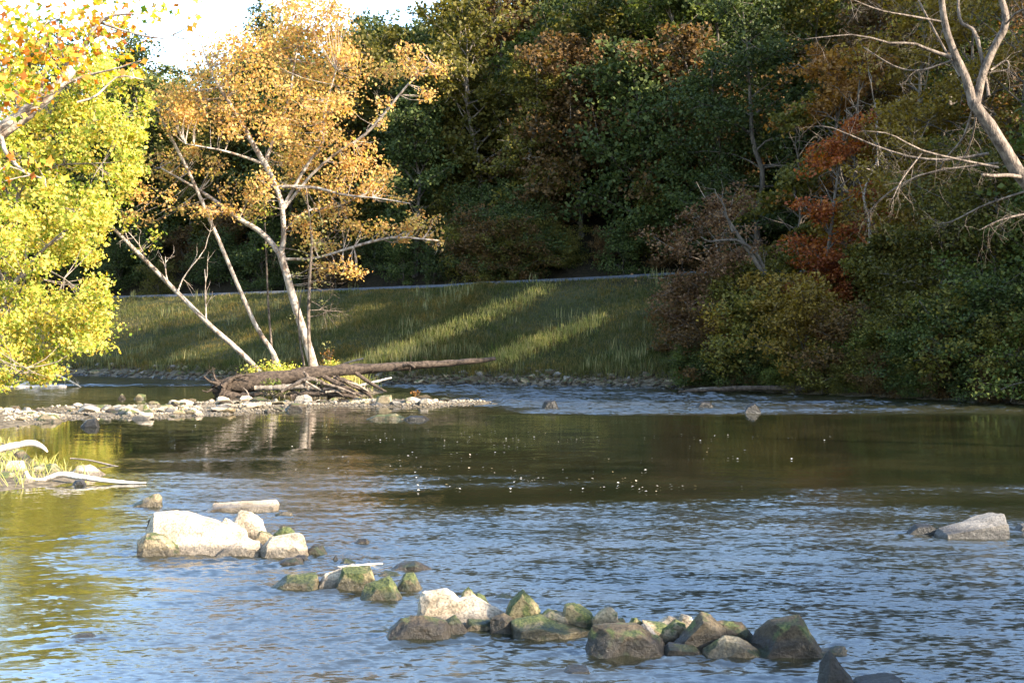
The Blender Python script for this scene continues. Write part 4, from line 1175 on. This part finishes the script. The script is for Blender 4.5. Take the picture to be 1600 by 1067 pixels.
# yellow trees of the left bank
def xb(y):
    return np.interp(y, (60, 100, 130, 200, 280, 330, 380, 420, 470, 520, 550, 575, 600), (120, 190, 240, 235, 215, 185, 158, 150, 172, 168, 160, 100, 85))
def left_tree(name, label, trunk, Y, y0, y1, x0, dens, leaf, size, seed, xoff=0, step=30):
    rng = np.random.default_rng(seed)
    T = Tubes(); nd = [limb(T, trunk, Y, 16, 8, 0, 0, rng)]
    pads = []
    for y in np.arange(y0, y1, step):
        xr = xb(y) + xoff
        for x in np.arange(x0, xr - 14, step * 1.25):
            if rng.random() < .22: continue
            pads.append((min(x + rng.uniform(-10, 10), xr - 16), y + rng.uniform(-10, 10), step * rng.uniform(.7, 1.05), step * rng.uniform(.5, .8)))
        pads.append((xr - 14 + rng.uniform(-6, 4), y + rng.uniform(-8, 8), 16, 12))
    for (x, y) in [(x, y) for x in np.arange(x0 + 30, 200, 60) for y in np.arange(y0 + 20, y1, 70) if x < xb(y) - 30]:
        a = nd[0][np.argmin(np.linalg.norm(nd[0] - px(x, y + 60, Y), axis=1))]
        e = px(x, y, Y + rng.normal(0, 1.5))
        T.add(spline([a, (a + e) / 2 + rng.normal(0, .2, 3), e], 8), np.linspace(.09, .02, 8), 5)
        nd.append(spline([a, (a + e) / 2, e], 8))
    C, ends = pads_to_leaves(pads, Y, 1.9, dens, rng, 11, .8, .26)
    connect(T, np.concatenate(nd), ends, rng, .018, 3, .5)
    b = px(trunk[0][0], trunk[0][1], Y); base = (b[0], b[1], Hz(b[0], b[1]))
    C = C[C[:, 2] > .2]
    limb_tree(name, label, base, T.mesh('trunk', M['bark_grey']), leaves_mesh('crown', C, size, rng, M['leaf_' + leaf], .15, .6))
left_tree('bank_tree', 'taller yellow green tree of the sunlit bank, crown beneath the overhanging branch', [(-20,615,10),(-5,560,9),(10,480,8),(12,400,7),(30,300,5),(70,200,4),(110,120,2)], 66.5, 95, 400, -110, 1050, 'yellowgreen', .145, 301)
left_tree('bank_tree', 'lower yellow green tree of the sunlit bank drooping over the driftwood', [(-60,622,10),(-40,560,9),(0,480,7),(40,420,5),(90,370,3),(120,350,2)], 63, 345, 598, -110, 1050, 'yellowgreen', .14, 302)

THIN = .85
# overhanging branch close to the viewer, its tree stands just outside the picture
rng = np.random.default_rng(9)
T = Tubes(); YO = 22.5
nd = [limb(T, [(-190,560,30),(-170,430,26),(-120,300,22),(-60,240,18),(0,205,15),(50,170,13),(90,135,11),(115,105,9)], YO, 24, 9, 0, 0, rng, .06)]
for P in [[(115,108,8),(125,92,7),(135,70,5),(155,35,4),(190,22,2),(230,25,1)], [(112,106,6),(98,95,6),(92,70,4),(95,30,2.5),(100,-20,1.5)], [(60,165,4),(66,130,3.5),(75,95,3),(70,40,2)],
          [(120,160,2),(150,150,2),(185,120,1.6),(225,125,1)], [(30,182,4),(20,120,3),(-10,60,2)], [(155,35,3),(200,50,2),(260,60,1.2),(290,30,.8)], [(90,138,3),(130,120,2.4),(180,108,1.6),(220,95,1)], [(0,205,5),(10,240,4),(40,270,3),(70,280,1.5)]]:
    nd.append(limb(T, P, YO, 9, 6, rng.normal(0, .6), 0, rng))
PADS = [(20,20,50,40),(70,30,50,40),(120,20,45,35),(170,20,40,30),(20,80,45,40),(70,80,40,35),(120,60,40,30),(170,60,35,25),(20,130,35,30),(60,120,35,30),(110,95,30,20),(205,55,25,18),(220,30,20,20),
        (190,95,26,16),(215,105,14,10),(10,170,28,22),(45,150,26,20),(240,15,18,14),(290,10,16,10),(295,35,8,6),(150,100,25,14),(20,250,32,20),(60,260,24,16),(-40,60,60,60),(-40,150,50,50),(0,290,30,16)]
C, ends = pads_to_leaves(PADS, YO, .7, 560, rng, 10, .8, .3)
connect(T, np.concatenate(nd), ends, rng, .008, 1.4)
b = px(-190, 600, YO); base = (b[0], b[1], Hz(b[0], b[1]))
limb_tree('overhanging_tree', 'near tree reaching in from the picture edge, mottled branch with orange and green leaves', base, T.mesh('trunk', M['bark_syc']), lobed_leaves('crown', C, .12, rng, M['leaf_mapleleaf']))

# bare white limbed tree at the right
THIN = .62
rng = np.random.default_rng(15)
T = Tubes(); YD = 36.0; ends = []
main = [([(1800,640,28),(1770,520,24),(1700,400,22),(1645,325,20),(1600,282,18),(1570,235,17),(1545,195,16),(1518,158,14)], 22, 9),
        ([(1520,162,12),(1510,125,11.5),(1492,85,9.5),(1477,40,8.5),(1468,-20,7.5),(1450,-110,5)], 14, 8), ([(1524,168,11),(1536,115,10),(1553,75,9.5),(1572,35,9),(1560,-15,7),(1535,-90,4)], 14, 8)]
nd = [limb(T, P, YD, n, s, 0, 0, rng, .05) for P, n, s in main]
for P in [[(1602,278,5),(1575,274,5),(1553,275,4.5),(1535,273,3.5)], [(1487,90,5),(1455,80,4.5),(1425,68,3.5),(1390,68,3),(1340,55,2),(1290,58,1.2),(1255,62,.8)], [(1545,150,4),(1525,55,5),(1500,32,4),(1497,-30,3)],
          [(1500,120,3),(1450,30,2.5),(1420,-30,2)], [(1545,240,4),(1480,250,3.5),(1420,245,3),(1360,225,2.2),(1300,200,1.5),(1270,198,.8)], [(1560,262,3.5),(1500,250,3),(1440,235,2.5),(1390,210,1.8),(1350,205,1)],
          [(1520,170,3),(1505,215,2.8),(1480,245,2.2),(1470,262,1.2)], [(1519,160,3),(1524,190,2.6),(1512,235,2.2),(1495,258,1.4)], [(1570,40,3),(1590,20,2.6),(1620,10,2)], [(1548,110,2.6),(1572,95,2.4),(1575,108,2),(1560,112,1.4)],
          [(1560,255,3),(1450,270,2.4),(1390,300,1.8),(1360,330,1.2),(1355,350,.8)], [(1440,240,2),(1410,280,1.6),(1395,310,1)], [(1487,95,3),(1440,110,2.4),(1400,105,2),(1350,75,1.4)], [(1600,300,3),(1540,320,2.4),(1490,345,1.6),(1465,350,1)],
          [(1475,35,3),(1420,25,2.4),(1370,15,1.8),(1310,-10,1.2)], [(1640,330,4),(1600,335,3),(1560,345,2),(1530,360,1.2)]]:
    q = limb(T, P, YD, 11, 6, rng.normal(0, 1.2), 0, rng)
    nd.append(q)
    for k in range(2, 11):
        for _ in range(2):
            if rng.random() < .75:
                dr = (q[k] - q[k - 1]); dr = dr / np.linalg.norm(dr)
                grow_twigs(T, q[k], dr + rng.normal(0, .7, 3), rng.uniform(.3, .9), .007, rng, 2, ends, .08, 3, (2, 4))
b = px(1800, 640, YD); base = (b[0], b[1], Hz(b[0], b[1]))
limb_tree('bare_tree', 'leafless forked tree with pale sunlit limbs reaching in from the picture edge', base, T.mesh('trunk', M['bark_pale']), None)

# dark leaning trunk on the right bank
THIN = .8
T = Tubes(); ends = []
nd = [limb(T, [(1262,575,9),(1250,525,8),(1225,480,7),(1195,430,6),(1165,385,4.5),(1145,355,3),(1130,330,2)], 74.0, 16, 7, 0, 0, rng, .05)]
nd.append(limb(T, [(1200,440,4),(1185,400,3.2),(1150,375,2.6),(1110,378,2),(1095,370,1)], 74.0, 9, 6, -.6, 0, rng))
nd.append(limb(T, [(1145,362,2.4),(1136,340,2),(1130,318,1.8),(1120,305,1.2),(1117,296,.8)], 74.0, 8, 6, 0, 0, rng))
for q in nd[1:]:
    for k in range(2, 8): grow_twigs(T, q[k], rng.normal(0, 1, 3) + (-.4, 0, .4), rng.uniform(.4, 1.2), .018, rng, 1, ends, .1)
C, e2 = pads_to_leaves([(1150,345,34,20),(1120,380,26,14),(1180,365,24,16),(1170,400,22,12),(1200,390,16,12)], 74, .6, 120, rng)
b = px(1262, 585, 74); base = (b[0], b[1], Hz(b[0], b[1]))
limb_tree('leaning_tree', 'dark trunk leaning out of the wooded bank with sparse pinkish leaves', base, T.mesh('trunk', M['bark_dark']), leaves_mesh('crown', C, .16, rng, M['leaf_pinkbrown']))
for (lab, P, Y) in [('pale dead stem standing in front of the tall golden bank tree', [(1362,420,2),(1360,380,3.2),(1357,340,3),(1350,300,2.2),(1372,250,1)], 73.0)]:
    T = Tubes(); q = limb(T, [(1366,585,4)] + P, Y, 14, 6, 0, 0, rng); ends = []
    for k in (6, 8, 10, 12): grow_twigs(T, q[k], rng.normal(0, .7, 3) + (0, 0, .8), 1.0, .02, rng, 1, ends)
    b = px(1366, 590, Y); base = (b[0], b[1], Hz(b[0], b[1]))
    limb_tree('dead_stem', lab, base, T.mesh('trunk', M['bark_syc']), None)

# ------------------------------------------------------------------ fallen trunk, driftwood
THIN = .72
def wood(name, label, polys, mat, cat='driftwood', wob=.08, seed=0, twigs=0, sides=9):
    rng = np.random.default_rng(900 + seed)
    t = None
    for k, (part, P, Y, dy) in enumerate(polys):
        T = Tubes(); q = limb(T, P, Y, 30, sides, dy, 0, rng, wob * 1.3)
        ends = []
        for _ in range(twigs):
            a = q[rng.integers(10, 29)]
            grow_twigs(T, a, rng.normal(0, .8, 3) + (0, 0, .7), rng.uniform(.25, .7), .014, rng, 1, ends)
        me = T.mesh(part, mat)
        if t is None:
            if len(polys) == 1:
                c = Vector(q.mean(0)); me.transform(__import__('mathutils').Matrix.Translation(-c))
                return tag(obj(name, me, None, c), label, cat)
            t = thing(name, label, cat, tuple(q[0]))
        me.transform(__import__('mathutils').Matrix.Translation(-Vector(t.location))); obj(part, me, t)
    return t
YL = 66.0
THIN = .92
wood('fallen_tree', 'long dark fallen trunk lying across the gravel island below the sycamore', [
  ('trunk', [(338,612,14),(352,604,15),(400,597,15),(450,588,13),(500,582,11),(560,577,9),(620,573,7),(680,569,6),(730,565,5),(774,560,3)], YL, 2.5),
  ('root', [(348,606,5),(338,599,3),(328,596,2),(318,588,1)], YL, -.6), ('root', [(346,602,4),(336,592,2),(334,585,1.4),(326,579,.7)], YL, .4), ('root', [(344,610,5),(332,608,2.4),(324,612,1.4),(316,610,.8)], YL, -.3), ('root', [(350,598,3),(362,592,2),(372,594,1.4),(384,590,.8)], YL, -.5), ('root', [(345,614,9),(360,618,7),(390,618,4),(410,614,2)], YL - .4, 0),
  ('root', [(348,604,5),(365,590,3.4),(385,586,2),(402,588,1)], YL - .3, .2), ('branch_stub', [(628,572,3),(640,570,2),(648,574,2.4)], 67.3, -.3)], M['log'], 'fallen tree', .12, 1, 3)
THIN = .72
DW = [
 ('brown stick slanting down from the fallen trunk at the heap', [(555,582,4),(575,596,4),(592,606,3),(604,612,1.5)], 65.4, 'log'),
 ('thick stub of grey wood lying level on the driftwood heap', [(398,606,5),(430,606,6),(470,604,6),(495,606,5)], 65.0, 'bark_grey'),
 ('upright forked grey root in the middle of the driftwood heap', [(482,612,6),(478,598,5),(480,588,4),(474,580,2)], 65.0, 'bark_pale'),
 ('pale curved root lying over the driftwood heap', [(440,612,3),(462,600,4),(482,592,5),(500,596,4),(512,602,2)], 64.9, 'bark_pale'),
 ('brown root slanting over the outer side of driftwood heap', [(505,588,5),(525,598,6),(548,610,5),(566,620,2)], 65.0, 'log'),
 ('dark root at the outer end of the driftwood heap', [(520,590,5),(545,598,6),(570,612,5),(582,622,2)], 65.5, 'log'),
 ('short pale stick across the outer end of driftwood heap', [(508,600,3),(530,606,3.4),(556,616,2)], 64.6, 'bark_pale'),
 ('straight pale branch pointing to the far bank from the heap', [(555,604,2.5),(580,598,2.6),(612,590,2)], 66.5, 'drift'),
 ('dark snag standing on end in the driftwood heap', [(515,622,6),(520,606,7),(526,594,6),(530,588,4)], 65.3, 'log'),
 ('low dark root along the base of the driftwood heap', [(455,620,6),(490,614,7),(530,616,6),(560,622,3)], 64.9, 'log'),
 ('thin twig standing on the gravel before the fallen trunk', [(390,622,1.5),(386,612,1.4),(380,606,1)], 64.5, 'bark_grey'),
 ('brown branch lying on the embankment shore behind the heap', [(530,572,2),(545,566,2.4),(568,560,2)], 74.0, 'bark_grey'),
]
for i, (lab, P, Y, mt) in enumerate(DW):
    wood('driftwood', lab, [('wood', P, Y, 0)], M[mt], 'driftwood', .12, 20 + i)
rg = np.random.default_rng(31)
for i in range(14):
    u, v = rg.uniform(455, 560), rg.uniform(600, 618); a = rg.normal(.35, .6); l = rg.uniform(10, 24)
    o = wood('driftwood', 'short broken stick in the tangled driftwood heap under the fallen trunk', [('wood', [(u - l * math.cos(a), v - l * math.sin(a) * .6, 2.2), (u, v + rg.normal(0, 2), 2.8), (u + l * math.cos(a), v + l * math.sin(a) * .6, 1.2)], 64.8 + rg.uniform(-.3, .6), rg.normal(0, .4))], M[['log', 'bark_grey', 'bark_pale'][i % 3]], 'driftwood', .12, 120 + i, 1)
    o['group'] = 'short sticks of the driftwood heap'
wood('driftwood', 'bleached twiggy branch on the bank under the drooping yellow tree', [('wood', [(-30,612,5),(20,606,5),(50,598,5),(78,586,4),(98,590,3),(118,600,2),(128,606,1)], 78.0, 0)], M['drift'], 'driftwood', .08, 50, 10, 6)
wood('driftwood', 'bleached straight log under the twiggy branch on the bank', [('wood', [(-20,608,4),(30,606,5),(70,605,5),(104,604,3)], 77.5, 0)], M['drift'], 'driftwood', .08, 51, 2, 6)
wood('driftwood', 'long crooked bleached log at the tip of the grassy spit', [('wood', [(40,737,5),(46,748,5.5),(62,751,5.5),(78,746,5.5),(96,741,6.5),(120,744,6.5),(160,750,5),(205,754,3.5),(228,754,1.5)], 28.2, -.3)], M['drift'], 'driftwood', .05, 52)
wood('driftwood', 'thick bleached log arching across the grassy spit', [('wood', [(-50,712,9),(-10,704,8),(20,697,7.5),(48,692,7),(66,698,5),(74,706,2)], 31.5, 0)], M['drift'], 'driftwood', .05, 53)
wood('driftwood', 'thin brown stick reaching from the spit over the pool', [('wood', [(110,716,1.6),(140,719,1.8),(170,726,2.2),(188,730,2)], 32.0, -.3)], M['bark_grey'], 'driftwood', .05, 54)
wood('driftwood', 'dark waterlogged stick on the bankside gravel', [('wood', [(12,650,3),(34,646,4),(60,640,2)], 50.5, 0)], M['log'], 'driftwood', .1, 55)
wood('driftwood', 'pale driftwood stick laid over the mossy stone cluster', [('wood', [(524,886,1.6),(548,884,2.6),(575,882,2.6),(598,880,1.6)], 18.1, .1)], M['drift'], 'driftwood', .06, 56)
for i, (lab, P, Y) in enumerate([('dark log lying along the waterline under the golden bank tree', [(1060,612,3),(1130,608,5),(1200,606,6),(1290,610,5),(1340,612,2)], 70.0), ('bleached ledge log at the waterline below pinkish brown tree', [(1072,610,2),(1110,607,3),(1160,610,2)], 72.5),
                                 ('thick dark log on the wooded bank above the ledge stones', [(1290,606,4),(1340,602,7),(1400,597,7),(1420,594,3)], 68.5)]):
    wood('bank_log', lab, [('wood', P, Y, -1.5)], M['bark_grey' if i == 1 else 'log'], 'log', .12, 60 + i)

# ------------------------------------------------------------------ grass and weeds
def grass_mesh(name, P, h, w, mat, rng, blades=5, spread=.16, lean=.35):
    n = len(P)
    B = np.repeat(P, blades, 0); hh = np.repeat(h, blades) * rng.uniform(.5, 1.15, n * blades)
    B = B + np.column_stack((rng.normal(0, spread, (n * blades, 2)), np.zeros(n * blades)))
    a = rng.uniform(0, 6.28, n * blades)
    dx = np.column_stack((np.cos(a), np.sin(a), np.zeros(n * blades))) * (w * rng.uniform(.6, 1.4, n * blades))[:, None]
    tip = B + np.column_stack((rng.normal(0, lean, n * blades) * hh, rng.normal(0, lean, n * blades) * hh, hh))
    mid = (B + tip) / 2 + np.column_stack((np.zeros((n * blades, 2)), hh * .12))
    v = np.stack((B - dx - (0, 0, .05), B + dx - (0, 0, .05), mid + dx * .8, tip, mid - dx * .8), 1)
    f3 = np.arange(n * blades)[:, None] * 5
    quads = np.concatenate((f3 + np.array((0, 1, 2, 4)), f3 + np.array((4, 2, 3, 3))), 0)
    q1 = f3 + np.array((0, 1, 2, 4))
    t1 = f3 + np.array((4, 2, 3))
    me = bpy.data.meshes.new(name)
    vv = v.reshape(-1, 3)
    tris = np.concatenate((q1[:, [0, 1, 2]], q1[:, [0, 2, 3]], t1), 0)
    return mesh_np(name, vv, tris, mat)

M['grass'] = leaf_mat('grass_blades', [(.026, .034, .007), (.050, .053, .012), (.088, .075, .022), (.14, .11, .042)], .3)
nt = M['grass'].node_tree                      # patches of greener and drier grass
g_ = N(nt, 'ShaderNodeNewGeometry'); n_ = N(nt, 'ShaderNodeTexNoise'); n_.inputs['Scale'].default_value = .28; n_.inputs['Detail'].default_value = 5; n_.inputs['Roughness'].default_value = .7
nt.links.new(g_.outputs['Position'], n_.inputs[0])
r_ = ramp(nt, [(.35, (.62, .80, .5)), (.5, (1, 1, 1)), (.65, (1.45, 1.15, .85))]); nt.links.new(n_.outputs[0], r_.inputs[0])
m_ = N(nt, 'ShaderNodeMix', data_type='RGBA', blend_type='MULTIPLY'); m_.inputs[0].default_value = 1
hs_ = [n for n in nt.nodes if n.type == 'HUE_SAT'][0]; src = hs_.inputs['Color'].links[0].from_socket
nt.links.new(src, m_.inputs[6]); nt.links.new(r_.outputs[0], m_.inputs[7]); nt.links.new(m_.outputs[2], hs_.inputs['Color'])
M['weed'] = leaf_mat('tall_weeds', [(.06, .075, .025), (.14, .14, .05), (.26, .22, .10)], .3)
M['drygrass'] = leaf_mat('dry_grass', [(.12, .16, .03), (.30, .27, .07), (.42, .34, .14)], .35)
rng = np.random.default_rng(21)
idx = rng.integers(0, len(FAR) - 1, 160000)
d = rng.uniform(1.0, 18.2, len(idx))
OC = [offset_curve(FAR, dd) for dd in np.arange(0, 25, 1.0)]
OC = np.array(OC)
t = rng.uniform(0, 1, len(idx)); k = d.astype(int); f = d - k
p0 = OC[k, idx] * (1 - f)[:, None] + OC[k + 1, idx] * f[:, None]
p1 = OC[k, idx + 1] * (1 - f)[:, None] + OC[k + 1, idx + 1] * f[:, None]
P = p0 * (1 - t)[:, None] + p1 * t[:, None]
ok = (P[:, 0] > -48) & (P[:, 0] < 16) & (P[:, 1] > 74); P, d = P[ok], d[ok]
P, d = P[:37000], d[:37000]
z = H(P)
h = .22 + .14 * vnoise(P[:, 0], P[:, 1], .7, 40) + .22 * sst(4, 1.2, d)
tag(obj('grass', grass_mesh('grass', np.column_stack((P, z)), np.clip(h, .12, .9), .013, M['grass'], rng)), 'rough grass covering the embankment between rubble and road', None, None, 'stuff')
sel = (rng.random(len(P)) < np.where(d < 4.5, .07, .012) * (vnoise(P[:, 0], P[:, 1], .5, 41) > .1))
Q = P[sel]
tag(obj('weeds', grass_mesh('weeds', np.column_stack((Q, H(Q))), np.full(len(Q), .8), .02, M['weed'], rng, 9, .2, .16)), 'tall pale weeds standing in the embankment grass', None, None, 'stuff')
Q = []  # paler grass set along the sun shafts to brighten their light
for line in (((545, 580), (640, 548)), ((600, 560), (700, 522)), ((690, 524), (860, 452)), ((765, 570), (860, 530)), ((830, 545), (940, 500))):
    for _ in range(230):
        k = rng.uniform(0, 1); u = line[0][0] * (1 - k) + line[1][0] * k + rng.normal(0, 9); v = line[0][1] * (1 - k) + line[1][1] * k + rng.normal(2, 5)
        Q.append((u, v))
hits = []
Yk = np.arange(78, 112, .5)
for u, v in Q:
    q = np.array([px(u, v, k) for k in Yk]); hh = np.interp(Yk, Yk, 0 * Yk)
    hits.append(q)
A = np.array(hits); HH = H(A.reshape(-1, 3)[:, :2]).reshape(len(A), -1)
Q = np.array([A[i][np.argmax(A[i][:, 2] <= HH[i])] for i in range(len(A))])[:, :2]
tag(obj('sunstripe_weeds', grass_mesh('sunstripe_weeds', np.column_stack((Q, H(Q))), rng.uniform(.18, .62, len(Q)), .014, M['drygrass'], rng, 8, .25, .22)), 'tall grass paled to brighten the shafts of sunlight across the embankment', None, None, 'stuff')
# grass of the spit and bank on the left, and the island
Q = []
for _ in range(620):
    x = rng.uniform(-16, -8.6); y = rng.uniform(27, 45)
    Q.append((x, y))
Q = np.array(Q); zz = H(Q); ok = (~inside(Q)) & (zz > .02) & (poly_dist(Q, LEFT) < 3); Q, zz = Q[ok], zz[ok]
tag(obj('spit_grass', grass_mesh('spit_grass', np.column_stack((Q, zz)), rng.uniform(.12, .36, len(Q)), .008, M['drygrass'], rng, 9, .1, .6)), 'dry yellow grass on the sunlit spit', None, None, 'stuff')
Q = np.column_stack((rng.normal(-10.2, 1.9, 900), rng.normal(71, 1.3, 900))); zz = H(Q); ok = zz > .15
tag(obj('island_grass', grass_mesh('island_grass', np.column_stack((Q[ok], zz[ok])), np.full(ok.sum(), .6), .016, M['drygrass'], rng, 6, .15, .3)), 'yellow grass around the trunks on the gravel island', None, None, 'stuff')

# pale flecks on the pool, standing in for glints of sun
n = 300
row = rng.uniform(664, 768, 40); cx = rng.normal(740, 190, 40); k = rng.integers(0, 40, n)          # strung out in lines
Y = wdepth(row[k] + rng.normal(0, 2.2, n)); xpix = cx[k] + rng.normal(0, 70, n)
Q = np.column_stack(((xpix - 800) / F * Y, Y)); ok = inside(Q)
M['fleck'] = leaf_mat('glint_fleck', [(.34, .30, .22), (.55, .52, .46), (.42, .30, .12)], .1)
C = np.column_stack((Q[ok], np.full(ok.sum(), .03)))
tag(obj('pool_glints', leaves_mesh('pool_glints', C, .036, rng, M['fleck'], 3.0, .8)), 'small pale flecks standing in for glints on the dark pool', None, None, 'stuff')
